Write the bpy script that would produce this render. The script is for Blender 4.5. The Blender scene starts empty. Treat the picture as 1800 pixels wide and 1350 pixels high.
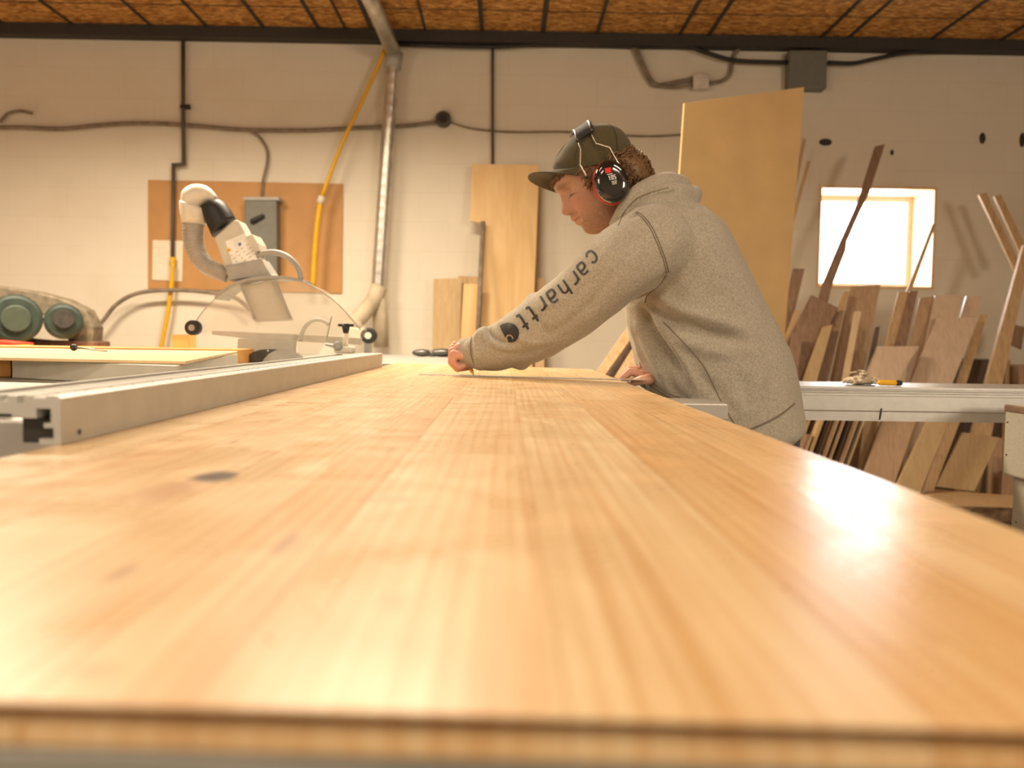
import bpy, bmesh, math, random
import numpy as np
from mathutils import Vector, Matrix, noise
from mathutils.bvhtree import BVHTree
PI = math.pi
S = bpy.context.scene
C = S.collection

# ---------------------------------------------------------------- camera
FPX = 1500.0
CZ = 1.025
CAM = Vector((0, 0, CZ))
yc = Vector((888 - 900, 675 - 592, -FPX)).normalized()      # where the table's long direction vanishes
xc = Vector((1, -0.014, 0)); xc.z = -(xc.x * yc.x + xc.y * yc.y) / yc.z; xc.normalize()
zc = xc.cross(yc)
M3 = Matrix((xc, yc, zc))
cam_d = bpy.data.cameras.new('camera')
cam = bpy.data.objects.new('camera', cam_d); C.objects.link(cam)
cam.matrix_world = Matrix.Translation(CAM) @ M3.to_4x4()
cam_d.sensor_width = 36; cam_d.lens = 30; cam_d.clip_start = 0.02
cam_d.dof.use_dof = True; cam_d.dof.focus_distance = 1.5; cam_d.dof.aperture_fstop = 4.7
cam_d.dof.aperture_blades = 9
S.camera = cam

# ---------------------------------------------------------------- world, lights, exposure
S.view_settings.view_transform = 'Standard'; S.view_settings.look = 'None'
S.view_settings.gamma = 1; S.view_settings.use_curve_mapping = False
S.view_settings.exposure = 0.0
w = bpy.data.worlds.new('sky'); S.world = w; w.use_nodes = True
w.node_tree.nodes['Background'].inputs[0].default_value = (0.93, 0.96, 1.0, 1)
w.node_tree.nodes['Background'].inputs[1].default_value = 10.0

def area(name, loc, sx, sy, power, col, rot=(0, 0, 0), spread=PI):
    l = bpy.data.lights.new(name, 'AREA'); l.shape = 'RECTANGLE'; l.size = sx; l.size_y = sy
    l.energy = power; l.color = col; l.spread = spread
    o = bpy.data.objects.new(name, l); C.objects.link(o); o.location = loc; o.rotation_euler = rot
    return o
WARM = (1.0, 0.82, 0.60)
for i, (x, y, p) in enumerate([(-2.3, 3.4, 138), (-0.6, 3.5, 108), (-1.5, 0.4, 22), (1.4, 0.4, 24),
                               (-1.2, -1.6, 40), (1.4, -1.6, 34)]):
    area('ceiling_lamp', (x, y, 2.93), 0.9, 0.35, p, WARM, (0, 0, 0), math.radians(157 if y > 2 else 170))
for x, rz, pw in ((-4.6, -38, 50), (4.2, 34, 105)):
    area('side_fill_light', (x, -3.4, 2.2), 1.3, 1.0, pw, (1.0, 0.86, 0.68), (math.radians(86), 0, math.radians(rz)))  # unseen warm fill lamps added left and right behind the camera
area('window_daylight', (2.55, 6.35, 1.85), 1.2, 1.0, 34, (0.92, 0.95, 1.0), (math.radians(-90), 0, 0))

# ---------------------------------------------------------------- helpers
def ray(px, py):
    return M3 @ Vector((px - 900, 675 - py, -FPX))
def at(px, py, Y):
    d = ray(px, py); return CAM + d * (Y / d.y)
def onz(px, py, z):
    d = ray(px, py); return CAM + d * ((z - CZ) / d.z)
def onplane(px, py, P, N):
    d = ray(px, py); return CAM + d * ((P - CAM).dot(N) / d.dot(N))
def topx(p):
    v = M3.transposed() @ (p - CAM)
    return 900 + FPX * v.x / -v.z, 675 - FPX * v.y / -v.z

def mesh_obj(name, verts, faces, mat=None, parent=None, smooth=False):
    me = bpy.data.meshes.new(name); me.from_pydata([tuple(v) for v in verts], [], faces); me.update()
    if smooth:
        for p in me.polygons: p.use_smooth = True
    o = bpy.data.objects.new(name, me); C.objects.link(o)
    if mat: me.materials.append(mat)
    if parent: o.parent = parent; o.matrix_parent_inverse = parent.matrix_basis.inverted()
    return o
def bm_obj(name, bm, mat=None, parent=None, smooth=False, bevel=0.0, seg=2):
    bmesh.ops.recalc_face_normals(bm, faces=bm.faces)
    me = bpy.data.meshes.new(name); bm.to_mesh(me); bm.free()
    if smooth:
        for p in me.polygons: p.use_smooth = True
    o = bpy.data.objects.new(name, me); C.objects.link(o)
    if mat: me.materials.append(mat)
    if bevel:
        m = o.modifiers.new('bevel', 'BEVEL'); m.width = bevel; m.segments = seg; m.limit_method = 'ANGLE'; m.angle_limit = 0.6
    if parent: o.parent = parent; o.matrix_parent_inverse = parent.matrix_basis.inverted()
    return o
def tag(o, label=None, cat=None, group=None, kind=None):
    if label: o['label'] = label
    if cat: o['category'] = cat
    if group: o['group'] = group
    if kind: o['kind'] = kind
    return o
def thing(name, label, cat, loc=(0, 0, 0), group=None):
    o = bpy.data.objects.new(name, None); C.objects.link(o); o.location = loc
    o.empty_display_size = 0.05
    return tag(o, label, cat, group)
def bbox(bm, x0, x1, y0, y1, z0, z1):
    vs = [bm.verts.new(p) for p in [(x0,y0,z0),(x1,y0,z0),(x1,y1,z0),(x0,y1,z0),(x0,y0,z1),(x1,y0,z1),(x1,y1,z1),(x0,y1,z1)]]
    for f in [(0,3,2,1),(4,5,6,7),(0,1,5,4),(1,2,6,5),(2,3,7,6),(3,0,4,7)]:
        bm.faces.new([vs[i] for i in f])
def box(name, x0, x1, y0, y1, z0, z1, mat, parent=None, bevel=0.0):
    bm = bmesh.new(); bbox(bm, x0, x1, y0, y1, z0, z1)
    return bm_obj(name, bm, mat, parent, bevel=bevel)
def add_prism(bm, pts, vec):
    a = [bm.verts.new(p) for p in pts]; b = [bm.verts.new(p + vec) for p in pts]
    n = len(pts)
    bm.faces.new(a); bm.faces.new(b[::-1])
    for i in range(n): bm.faces.new([a[i], b[i], b[(i+1) % n], a[(i+1) % n]])
def prism(name, pts, vec, mat, parent=None, bevel=0.0, smooth=False):
    bm = bmesh.new(); add_prism(bm, [Vector(p) for p in pts], Vector(vec))
    return bm_obj(name, bm, mat, parent, bevel=bevel, smooth=smooth)
def catmull(P, n):
    """resample a list of tuples (any dimension) smoothly"""
    P = [np.array(p, float) for p in P]; out = []
    for i in range(len(P) - 1):
        p0 = P[i-1] if i > 0 else 2*P[0]-P[1]; p1 = P[i]; p2 = P[i+1]
        p3 = P[i+2] if i + 2 < len(P) else 2*P[-1]-P[-2]
        for k in range(n):
            t = k / n
            out.append(0.5*((2*p1)+(p2-p0)*t+(2*p0-5*p1+4*p2-p3)*t*t+(3*p1-p0-3*p2+p3)*t**3))
    out.append(P[-1]); return out
def add_tube(bm, path, r, n=10, smooth_n=0, cap=True):
    """path: list of Vectors; r: number or list"""
    if not isinstance(r, (list, tuple)): r = [r] * len(path)
    if smooth_n:
        q = catmull([(p[0], p[1], p[2], rr) for p, rr in zip(path, r)], smooth_n)
        path = [Vector(x[:3]) for x in q]; r = [float(x[3]) for x in q]
    path = [Vector(p) for p in path]
    prev = None; rings = []
    for i, p in enumerate(path):
        t = (path[min(i+1, len(path)-1)] - path[max(i-1, 0)]).normalized()
        if prev is None:
            u = t.orthogonal().normalized()
        else:
            u = (prev - t * prev.dot(t)).normalized()
        prev = u; v = t.cross(u)
        rings.append([bm.verts.new(p + (u*math.cos(a) + v*math.sin(a)) * r[i]) for a in [2*PI*k/n for k in range(n)]])
    for a, b in zip(rings, rings[1:]):
        for k in range(n): bm.faces.new([a[k], a[(k+1) % n], b[(k+1) % n], b[k]])
    if cap:
        bm.faces.new(rings[0][::-1]); bm.faces.new(rings[-1])
def tube(name, path, r, mat, parent=None, n=10, smooth_n=0):
    bm = bmesh.new(); add_tube(bm, path, r, n, smooth_n)
    return bm_obj(name, bm, mat, parent, smooth=True)
def add_capsule(bm, a, b, ra, rb, n=14):
    a = Vector(a); b = Vector(b); d = (b - a); L = d.length; d.normalize()
    path = []; rr = []
    for k in range(6):
        t = PI/2 * k/5; path.append(a - d*ra*math.cos(t)); rr.append(max(ra*math.sin(t), 1e-5))
    for k in range(6):
        t = PI/2 * k/5; path.append(b + d*rb*math.sin(t)); rr.append(max(rb*math.cos(t), 1e-5))
    add_tube(bm, path, rr, n)
def add_ellipsoid(bm, c, rx, ry, rz, rot=None, n=20):
    m = Matrix.Translation(c) @ (rot.to_4x4() if rot else Matrix()) @ Matrix.Diagonal((rx, ry, rz, 1))
    bmesh.ops.create_uvsphere(bm, u_segments=n, v_segments=n//2, radius=1, matrix=m)
def add_cyl(bm, a, b, r, n=28, r2=None):
    add_tube(bm, [Vector(a), Vector(b)], [r, r if r2 is None else r2], n)
def loft(bm, rings, cap=True):
    vr = [[bm.verts.new(p) for p in ring] for ring in rings]; n = len(vr[0])
    for a, b in zip(vr, vr[1:]):
        for k in range(n): bm.faces.new([a[k], a[(k+1) % n], b[(k+1) % n], b[k]])
    if cap: bm.faces.new(vr[0][::-1]); bm.faces.new(vr[-1])
def ring_fb(F, B, wv, n=40, p=1.0, Yoff=0.0):
    c = (F + B) / 2 + Vector((0, Yoff, 0)); a = (F - B) / 2; out = []
    for k in range(n):
        t = 2*PI*k/n; cs = math.cos(t); sn = math.sin(t)
        cs = math.copysign(abs(cs)**p, cs); sn = math.copysign(abs(sn)**p, sn)
        out.append(c + a*cs + Vector((0, wv, 0))*sn)
    return out
def fuse(bm, voxel, smooth=4, fac=0.5):
    """voxel-union everything in the bmesh into one skin; returns a mesh"""
    bmesh.ops.recalc_face_normals(bm, faces=bm.faces)
    me = bpy.data.meshes.new('t'); bm.to_mesh(me); bm.free()
    o = bpy.data.objects.new('t', me); C.objects.link(o)
    m = o.modifiers.new('r', 'REMESH'); m.mode = 'VOXEL'; m.voxel_size = voxel; m.use_smooth_shade = True
    if smooth:
        s = o.modifiers.new('s', 'SMOOTH'); s.iterations = smooth; s.factor = fac
    dg = bpy.context.evaluated_depsgraph_get()
    out = bpy.data.meshes.new_from_object(o.evaluated_get(dg))
    bpy.data.objects.remove(o); bpy.data.meshes.remove(me)
    return out
def link_mesh(name, me, mat, parent=None):
    me.name = name; me.materials.clear(); me.materials.append(mat)
    for p in me.polygons: p.use_smooth = True
    o = bpy.data.objects.new(name, me); C.objects.link(o)
    if parent: o.parent = parent; o.matrix_parent_inverse = parent.matrix_basis.inverted()
    return o

# ---------------------------------------------------------------- materials
def srgb(r, g, b):
    f = lambda c: (c/255/12.92) if c/255 <= 0.04045 else ((c/255+0.055)/1.055)**2.4
    return (f(r), f(g), f(b), 1)
def new_mat(name):
    m = bpy.data.materials.new(name); m.use_nodes = True
    nt = m.node_tree; b = nt.nodes['Principled BSDF']
    return m, nt, b
def N(nt, typ, **kw):
    n = nt.nodes.new(typ)
    for k, v in kw.items():
        if k in n.inputs.keys() if isinstance(k, str) else False: n.inputs[k].default_value = v
        else: setattr(n, k, v)
    return n
def simple(name, col, rough=0.5, metal=0.0, vary=0.12, scale=30.0, bump=0.0, bscale=200.0, coat=0.0, stretch=None):
    m, nt, b = new_mat(name)
    tc = N(nt, 'ShaderNodeTexCoord'); mp = N(nt, 'ShaderNodeMapping')
    nt.links.new(tc.outputs['Object'], mp.inputs[0])
    if stretch: mp.inputs['Scale'].default_value = stretch
    nz = N(nt, 'ShaderNodeTexNoise'); nz.inputs['Scale'].default_value = scale; nz.inputs['Detail'].default_value = 4
    nt.links.new(mp.outputs[0], nz.inputs['Vector'])
    cr = N(nt, 'ShaderNodeValToRGB')
    lo = tuple(c*(1-vary) for c in col[:3]) + (1,); hi = tuple(min(1, c*(1+vary)) for c in col[:3]) + (1,)
    cr.color_ramp.elements[0].position = 0.3; cr.color_ramp.elements[0].color = lo
    cr.color_ramp.elements[1].position = 0.7; cr.color_ramp.elements[1].color = hi
    nt.links.new(nz.outputs['Fac'], cr.inputs[0]); nt.links.new(cr.outputs[0], b.inputs['Base Color'])
    b.inputs['Roughness'].default_value = rough; b.inputs['Metallic'].default_value = metal
    b.inputs['Coat Weight'].default_value = coat
    if bump:
        n2 = N(nt, 'ShaderNodeTexNoise'); n2.inputs['Scale'].default_value = bscale
        nt.links.new(mp.outputs[0], n2.inputs['Vector'])
        bp = N(nt, 'ShaderNodeBump'); bp.inputs['Strength'].default_value = bump; bp.inputs['Distance'].default_value = 0.002
        nt.links.new(n2.outputs['Fac'], bp.inputs['Height']); nt.links.new(bp.outputs[0], b.inputs['Normal'])
    return m
def wood(name, dark, light, rough=0.55, axis='z', scale=6.0, spec=0.4):
    """board wood: long streaks along one axis"""
    m, nt, b = new_mat(name)
    tc = N(nt, 'ShaderNodeTexCoord'); mp = N(nt, 'ShaderNodeMapping')
    nt.links.new(tc.outputs['Object'], mp.inputs[0])
    s = {'x': (1, 9, 9), 'y': (9, 1, 9), 'z': (9, 9, 1)}[axis]; mp.inputs['Scale'].default_value = s
    nz = N(nt, 'ShaderNodeTexNoise'); nz.inputs['Scale'].default_value = scale; nz.inputs['Detail'].default_value = 6
    nz.inputs['Distortion'].default_value = 0.6
    nt.links.new(mp.outputs[0], nz.inputs['Vector'])
    cr = N(nt, 'ShaderNodeValToRGB')
    cr.color_ramp.elements[0].position = 0.3; cr.color_ramp.elements[0].color = dark
    cr.color_ramp.elements[1].position = 0.68; cr.color_ramp.elements[1].color = light
    nt.links.new(nz.outputs['Fac'], cr.inputs[0]); nt.links.new(cr.outputs[0], b.inputs['Base Color'])
    b.inputs['Roughness'].default_value = rough; b.inputs['Specular IOR Level'].default_value = spec
    return m
# slab wood --------------------------------------------------------
def slab_material():
    m, nt, b = new_mat('maple_planks')
    L = nt.links.new
    tc = N(nt, 'ShaderNodeTexCoord'); sep = N(nt, 'ShaderNodeSeparateXYZ'); L(tc.outputs['Object'], sep.inputs[0])
    def math_(op, a, b_=None, c=None):
        n = N(nt, 'ShaderNodeMath'); n.operation = op
        for i, v in enumerate((a, b_, c)):
            if v is None: continue
            if isinstance(v, (int, float)): n.inputs[i].default_value = v
            else: L(v, n.inputs[i])
        return n.outputs[0]
    seams = [-0.302, -0.245, -0.18, -0.124, -0.0795, 0.0175, 0.108, 0.185]
    pos = math_('MULTIPLY_ADD', sep.outputs['X'], 1/0.7, 0.4/0.7)
    cr = N(nt, 'ShaderNodeValToRGB'); cr.color_ramp.interpolation = 'CONSTANT'
    e = cr.color_ramp.elements; e[0].position = 0; e[0].color = (0.05,)*3 + (1,)
    e[1].position = (seams[0]+.4)/.7; e[1].color = (0.15,)*3 + (1,)
    for i, s in enumerate(seams[1:]):
        q = e.new((s+.4)/.7); q.color = (0.25 + 0.1*i,)*3 + (1,)
    L(pos, cr.inputs[0]); pid = cr.outputs[0]
    # finger-jointed lengths
    seg = math_('FLOOR', math_('ADD', math_('MULTIPLY', sep.outputs['Y'], 0.95), math_('MULTIPLY', pid, 37.0)))
    cmb = N(nt, 'ShaderNodeCombineXYZ'); L(pid, cmb.inputs[0]); L(seg, cmb.inputs[1])
    wn = N(nt, 'ShaderNodeTexWhiteNoise'); wn.noise_dimensions = '3D'; L(cmb.outputs[0], wn.inputs['Vector'])
    tint = N(nt, 'ShaderNodeValToRGB'); t = tint.color_ramp.elements
    t[0].position = 0; t[0].color = srgb(228, 188, 132); t[1].position = 1; t[1].color = srgb(236, 205, 158)
    q = t.new(0.13); q.color = srgb(230, 191, 138); q = t.new(0.3); q.color = srgb(232, 197, 146); q = t.new(0.6); q.color = srgb(233, 199, 151)
    L(wn.outputs['Value'], tint.inputs[0])
    # grain, each plank shifted
    off = N(nt, 'ShaderNodeCombineXYZ'); L(math_('MULTIPLY', pid, 13.0), off.inputs[2]); L(math_('MULTIPLY', seg, 3.1), off.inputs[1])
    va = N(nt, 'ShaderNodeVectorMath'); va.operation = 'ADD'; L(tc.outputs['Object'], va.inputs[0]); L(off.outputs[0], va.inputs[1])
    def noise_(sc, scale, detail=5, dist=0.0):
        mp = N(nt, 'ShaderNodeMapping'); mp.inputs['Scale'].default_value = sc; L(va.outputs[0], mp.inputs[0])
        n = N(nt, 'ShaderNodeTexNoise'); n.inputs['Scale'].default_value = scale; n.inputs['Detail'].default_value = detail
        n.inputs['Distortion'].default_value = dist; L(mp.outputs[0], n.inputs['Vector']); return n.outputs['Fac'], mp
    broad, _ = noise_((16, 1.0, 1), 1.0, 5, 0.7)
    fine, _ = noise_((230, 3.5, 1), 1.0, 4, 0.3)
    figure, _ = noise_((7, 6, 1), 1.0, 3, 2.2)
    mp = N(nt, 'ShaderNodeMapping'); mp.inputs['Scale'].default_value = (1, 0.07, 1); L(va.outputs[0], mp.inputs[0])
    wv = N(nt, 'ShaderNodeTexWave'); wv.bands_direction = 'X'; wv.inputs['Scale'].default_value = 30
    wv.inputs['Distortion'].default_value = 7; wv.inputs['Detail'].default_value = 2; wv.inputs['Detail Scale'].default_value = 0.5
    L(mp.outputs[0], wv.inputs['Vector'])
    def mixc(fac, a, col, mode='MULTIPLY'):
        x = N(nt, 'ShaderNodeMix'); x.data_type = 'RGBA'; x.blend_type = mode
        if isinstance(fac, (int, float)): x.inputs[0].default_value = fac
        else: L(fac, x.inputs[0])
        L(a, x.inputs[6])
        if isinstance(col, tuple): x.inputs[7].default_value = col
        else: L(col, x.inputs[7])
        return x.outputs[2]
    def mr(v, a, b_, c=0.0, d=1.0):
        x = N(nt, 'ShaderNodeMapRange'); x.inputs[1].default_value = a; x.inputs[2].default_value = b_
        x.inputs[3].default_value = c; x.inputs[4].default_value = d; L(v, x.inputs[0]); return x.outputs[0]
    col = mixc(mr(broad, .42, .75, 0, .62), tint.outputs[0], (0.86, 0.72, 0.55, 1))
    col = mixc(mr(wv.outputs['Fac'], 0.45, 1.0, 0, .42), col, (0.84, 0.70, 0.52, 1))
    col = mixc(mr(fine, .42, .72, 0, .8), col, (0.84, 0.70, 0.55, 1))
    col = mixc(mr(figure, .5, .72, 0, .3), col, (1.10, 1.10, 1.08, 1))
    blot, _ = noise_((9, 2.6, 1), 1.0, 3, 0.8)
    col = mixc(mr(blot, .62, .8, 0, .7), col, (0.86, 0.64, 0.42, 1))
    # hairline at the glue seams
    for s in seams:
        d = math_('ABSOLUTE', math_('SUBTRACT', sep.outputs['X'], s))
        col = mixc(mr(d, 0.0, 0.0010, 0.75, 0), col, (0.66, 0.46, 0.28, 1))
    # knots and mineral streaks: x, y, half width, half length, strength, colour
    dist, _ = noise_((40, 22, 1), 1.0, 3, 0)
    K = [(-0.190, 0.560, .0165, .022, 1.0, (0.065, 0.045, 0.04, 1)), (-0.204, 0.528, .010, .012, .8, (0.5, 0.28, 0.13, 1)),
         (-0.200, 0.500, .024, .045, .85, (0.60, 0.33, 0.16, 1)),
         (-0.094, 0.70, .004, .022, .7, (0.45, 0.25, 0.12, 1)), (-0.055, 1.20, .030, .009, .75, (0.48, 0.26, 0.10, 1)),
         (-0.060, 1.12, .022, .006, .85, (0.34, 0.18, 0.08, 1)), (-0.068, 0.82, .040, .013, .6, (0.58, 0.35, 0.17, 1)),
         (-0.066, 0.49, .020, .010, .6, (0.52, 0.3, 0.15, 1)), (-0.098, 0.385, .005, .022, .75, (0.4, 0.22, 0.1, 1)),
         (-0.150, 0.33, .006, .016, .7, (0.45, 0.25, 0.12, 1)), (-0.235, 0.74, .003, .014, .8, (0.4, 0.2, 0.1, 1)),
         (0.062, 0.76, .002, .003, 1, (0.2, 0.1, 0.06, 1)), (0.095, 1.08, .002, .004, .9, (0.3, 0.16, 0.08, 1)),
         (0.150, 0.93, .002, .004, 1, (0.25, 0.13, 0.07, 1)), (0.235, 1.10, .0025, .004, 1, (0.25, 0.13, 0.07, 1)),
         (0.055, 0.64, .002, .003, 1, (0.25, 0.13, 0.07, 1)), (0.04, 0.86, .030, .004, .5, (0.5, 0.3, 0.15, 1)),
         (-0.04, 0.30, .012, .02, .5, (0.6, 0.36, 0.16, 1)), (0.19, 0.42, .004, .007, .8, (0.4, 0.22, 0.12, 1)),
         (-0.300, 0.98, .004, .014, .6, (0.4, 0.2, 0.1, 1)), (-0.115, 0.235, .01, .008, .7, (0.5, 0.3, 0.14, 1))]
    for (kx, ky, hx, hy, st, kc) in K:
        dx = math_('DIVIDE', math_('SUBTRACT', sep.outputs['X'], kx), hx)
        dy = math_('DIVIDE', math_('SUBTRACT', sep.outputs['Y'], ky), hy)
        r = math_('ADD', math_('SQRT', math_('ADD', math_('MULTIPLY', dx, dx), math_('MULTIPLY', dy, dy))), math_('MULTIPLY_ADD', dist, 1.6, -0.8))
        col = mixc(mr(r, 0.45, 1.05, st, 0), col, kc, 'MIX')
    col = mixc(1.0, col, (0.83, 0.885, 0.95, 1))
    L(col, b.inputs['Base Color'])
    rg = mr(figure, .35, .7, .25, .37); L(rg, b.inputs['Roughness'])
    b.inputs['Specular IOR Level'].default_value = 0.5
    bp = N(nt, 'ShaderNodeBump'); bp.inputs['Strength'].default_value = 0.12; bp.inputs['Distance'].default_value = 0.001
    L(fine, bp.inputs['Height']); L(bp.outputs[0], b.inputs['Normal'])
    return m

def wall_material():
    m, nt, b = new_mat('painted_block_wall'); L = nt.links.new
    tc = N(nt, 'ShaderNodeTexCoord'); mp = N(nt, 'ShaderNodeMapping'); mp.inputs['Rotation'].default_value = (PI/2, 0, 0)
    L(tc.outputs['Object'], mp.inputs[0])
    br = N(nt, 'ShaderNodeTexBrick'); br.inputs['Scale'].default_value = 1.0
    br.inputs['Brick Width'].default_value = 0.4; br.inputs['Row Height'].default_value = 0.2; br.inputs['Mortar Size'].default_value = 0.006
    br.inputs['Mortar Smooth'].default_value = 0.6
    br.inputs['Color1'].default_value = (0.73, 0.675, 0.565, 1); br.inputs['Color2'].default_value = (0.72, 0.665, 0.555, 1)
    br.inputs['Mortar'].default_value = (0.70, 0.645, 0.54, 1)
    L(mp.outputs[0], br.inputs['Vector'])
    nz = N(nt, 'ShaderNodeTexNoise'); nz.inputs['Scale'].default_value = 2.5; nz.inputs['Detail'].default_value = 5; L(tc.outputs['Object'], nz.inputs['Vector'])
    mx = N(nt, 'ShaderNodeMix'); mx.data_type = 'RGBA'; mx.blend_type = 'MULTIPLY'
    r = N(nt, 'ShaderNodeMapRange'); r.inputs[1].default_value = .5; r.inputs[2].default_value = .8; r.inputs[4].default_value = .5; L(nz.outputs['Fac'], r.inputs[0])
    L(r.outputs[0], mx.inputs[0]); L(br.outputs['Color'], mx.inputs[6]); mx.inputs[7].default_value = (0.86, 0.82, 0.74, 1)
    L(mx.outputs[2], b.inputs['Base Color']); b.inputs['Roughness'].default_value = 0.7
    bp = N(nt, 'ShaderNodeBump'); bp.inputs['Strength'].default_value = 0.12; bp.inputs['Distance'].default_value = 0.003
    L(br.outputs['Fac'], bp.inputs['Height']); bp.invert = True; L(bp.outputs[0], b.inputs['Normal'])
    return m

def osb_material():
    m, nt, b = new_mat('osb_strand_board'); L = nt.links.new
    tc = N(nt, 'ShaderNodeTexCoord'); mp = N(nt, 'ShaderNodeMapping'); mp.inputs['Scale'].default_value = (22, 60, 1); L(tc.outputs['Object'], mp.inputs[0])
    nz = N(nt, 'ShaderNodeTexNoise'); nz.inputs['Scale'].default_value = 1.0; nz.inputs['Detail'].default_value = 3
    L(mp.outputs[0], nz.inputs['Vector'])
    add = N(nt, 'ShaderNodeVectorMath'); add.operation = 'ADD'; L(mp.outputs[0], add.inputs[0]); L(nz.outputs['Color'], add.inputs[1])
    vo = N(nt, 'ShaderNodeTexVoronoi'); vo.inputs['Scale'].default_value = 1.3; L(add.outputs[0], vo.inputs['Vector'])
    cr = N(nt, 'ShaderNodeValToRGB'); e = cr.color_ramp.elements
    e[0].position = 0.1; e[0].color = srgb(132, 84, 30); e[1].position = 0.95; e[1].color = srgb(220, 170, 100)
    q = e.new(0.5); q.color = srgb(176, 120, 50)
    s = N(nt, 'ShaderNodeSeparateColor'); L(vo.outputs['Color'], s.inputs[0]); L(s.outputs[0], cr.inputs[0])
    L(cr.outputs[0], b.inputs['Base Color']); b.inputs['Roughness'].default_value = 0.75
    return m

M = {}
M['slab'] = slab_material(); M['wall'] = wall_material(); M['osb'] = osb_material()
M['concrete'] = simple('concrete', (0.23, 0.20, 0.17, 1), 0.8, 0, .25, 3, .3, 60)
M['dark_trim'] = simple('dark_trim', (0.035, 0.028, 0.022, 1), 0.7)
M['alu'] = simple('anodised_aluminium', (0.50, 0.49, 0.46, 1), 0.36, .7, .06, 40, .15, 900)
M['alu_matt'] = simple('matt_aluminium', (0.54, 0.54, 0.51, 1), 0.5, .55, .05, 30, .15, 900)
M['grey_iron'] = simple('ground_cast_iron', (0.36, 0.36, 0.33, 1), 0.45, .5, .1, 12)
M['black'] = simple('black_plastic', (0.014, 0.013, 0.013, 1), 0.5)
M['white_pl'] = simple('cream_plastic', (0.70, 0.64, 0.53, 1), 0.45, 0, .05)
M['white_paint'] = simple('off_white_paint', (0.58, 0.55, 0.46, 1), 0.45, 0, .05)
M['grey_pl'] = simple('grey_plastic', (0.36, 0.35, 0.32, 1), 0.45, 0, .08)
M['steel'] = simple('blade_steel', (0.55, 0.53, 0.5, 1), 0.3, .9, .1)
M['dark_steel'] = simple('dark_steel', (0.10, 0.095, 0.09, 1), 0.4, .8, .2)
M['beige_hose'] = simple('beige_hose', (.55, .47, .34, 1), .6, 0, .2, 8)
M['pipe'] = simple('painted_pipe', (.085, .07, .055, 1), .6)
M['galv'] = simple('galvanised_duct', (0.62, 0.6, 0.54, 1), 0.35, .8, .15, 14)
M['yellow'] = simple('yellow_hose', srgb(222, 170, 20), 0.45, 0, .08)
M['board_or'] = simple('hardboard', srgb(182, 136, 82), 0.6, 0, .1, 5)
M['box_grey'] = simple('grey_enamel', (0.15, 0.15, 0.125, 1), 0.5, 0, .08)
M['paper'] = simple('paper', (0.74, 0.66, 0.52, 1), 0.8, 0, .05)
M['cable'] = simple('dusty_cable', (0.22, 0.175, 0.125, 1), 0.7, 0, .3, 20)
M['green'] = simple('machine_green', (0.022, 0.038, 0.028, 1), 0.55, 0, .35, 18)
M['brown_rust'] = simple('rusty_brown', (0.16, 0.09, 0.055, 1), 0.7, 0, .35, 20)
M['red'] = simple('red_paint', (0.62, 0.04, 0.02, 1), 0.4)
M['ply'] = wood('pale_plywood', srgb(210, 172, 116), srgb(226, 194, 142), .55, 'z', 1.5)
M['mdf'] = simple('yellow_fibreboard', srgb(216, 184, 130), 0.6, 0, .07, 6, .1, 300)
M['maple'] = wood('pale_maple', srgb(216, 184, 136), srgb(230, 204, 160), .5, 'x', 2.0)
M['oak'] = wood('orange_pine', srgb(204, 142, 72), srgb(228, 172, 100), .5, 'x', 2.0)
M['grey_machine'] = simple('hammered_beige', (0.44, 0.41, 0.33, 1), 0.5, .1, .1, 200, .3, 700)

# ---------------------------------------------------------------- the room
WY = 5.9; CH = 3.06; XL, XR, YB = -5.2, 5.2, -4.2
SZ = 0.93                                    # slab top
def wpx(px, py, off=0.0): return at(px, py, WY - off)
a = wpx(1437, 325); b = wpx(1641, 508)
wx0, wx1, wz1, wz0 = wpx(1440, 325).x, wpx(1645, 400).x, wpx(1540, 327).z, wpx(1540, 508).z
bm = bmesh.new()
T = 0.38
bbox(bm, XL, wx0, WY, WY+T, 0, CH); bbox(bm, wx1, XR, WY, WY+T, 0, CH)
bbox(bm, wx0, wx1, WY, WY+T, 0, wz0); bbox(bm, wx0, wx1, WY, WY+T, wz1, CH)
tag(bm_obj('wall_back', bm, M['wall']), kind='structure')
tag(box('wall_left', XL-.2, XL, YB, WY+T, 0, CH, M['wall']), kind='structure')
tag(box('wall_right', XR, XR+.2, YB, WY+T, 0, CH, M['wall']), kind='structure')
tag(box('wall_front', XL-.2, XR+.2, YB-.2, YB, 0, CH, M['wall']), kind='structure')
tag(box('floor', XL-.2, XR+.2, YB-.2, WY+T, -.1, 0, M['concrete']), kind='structure')
tag(box('ceiling', XL-.2, XR+.2, YB-.2, WY+T, CH, CH+.1, M['osb']), kind='structure')
# window frame, glass
m_frame = simple('window_wood', (0.74, 0.52, 0.30, 1), 0.5, 0, .08)
win = thing('window_1', None, None, ((wx0+wx1)/2, WY, wz0)); win['kind'] = 'structure'
bm = bmesh.new(); t = 0.02
bbox(bm, wx0, wx1, WY-.005, WY+T-.02, wz1-t, wz1); bbox(bm, wx0, wx1, WY-.005, WY+T-.02, wz0, wz0+t)
bbox(bm, wx0, wx0+t, WY-.004, WY+T-.02, wz0+t, wz1-t); bbox(bm, wx1-t, wx1, WY-.004, WY+T-.02, wz0+t, wz1-t)
bm_obj('window_frame', bm, m_frame, win)
bm = bmesh.new(); y0, y1 = WY+T-.075, WY+T-.03
for (x0, x1, z0, z1) in [(wx0+t, wx1-t, wz1-t-.04, wz1-t), (wx0+t, wx1-t, wz0+t, wz0+t+.04), (wx0+t, wx0+t+.04, wz0+t+.04, wz1-t-.04), (wx1-t-.04, wx1-t, wz0+t+.04, wz1-t-.04)]:
    bbox(bm, x0, x1, y0, y1, z0, z1)
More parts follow.
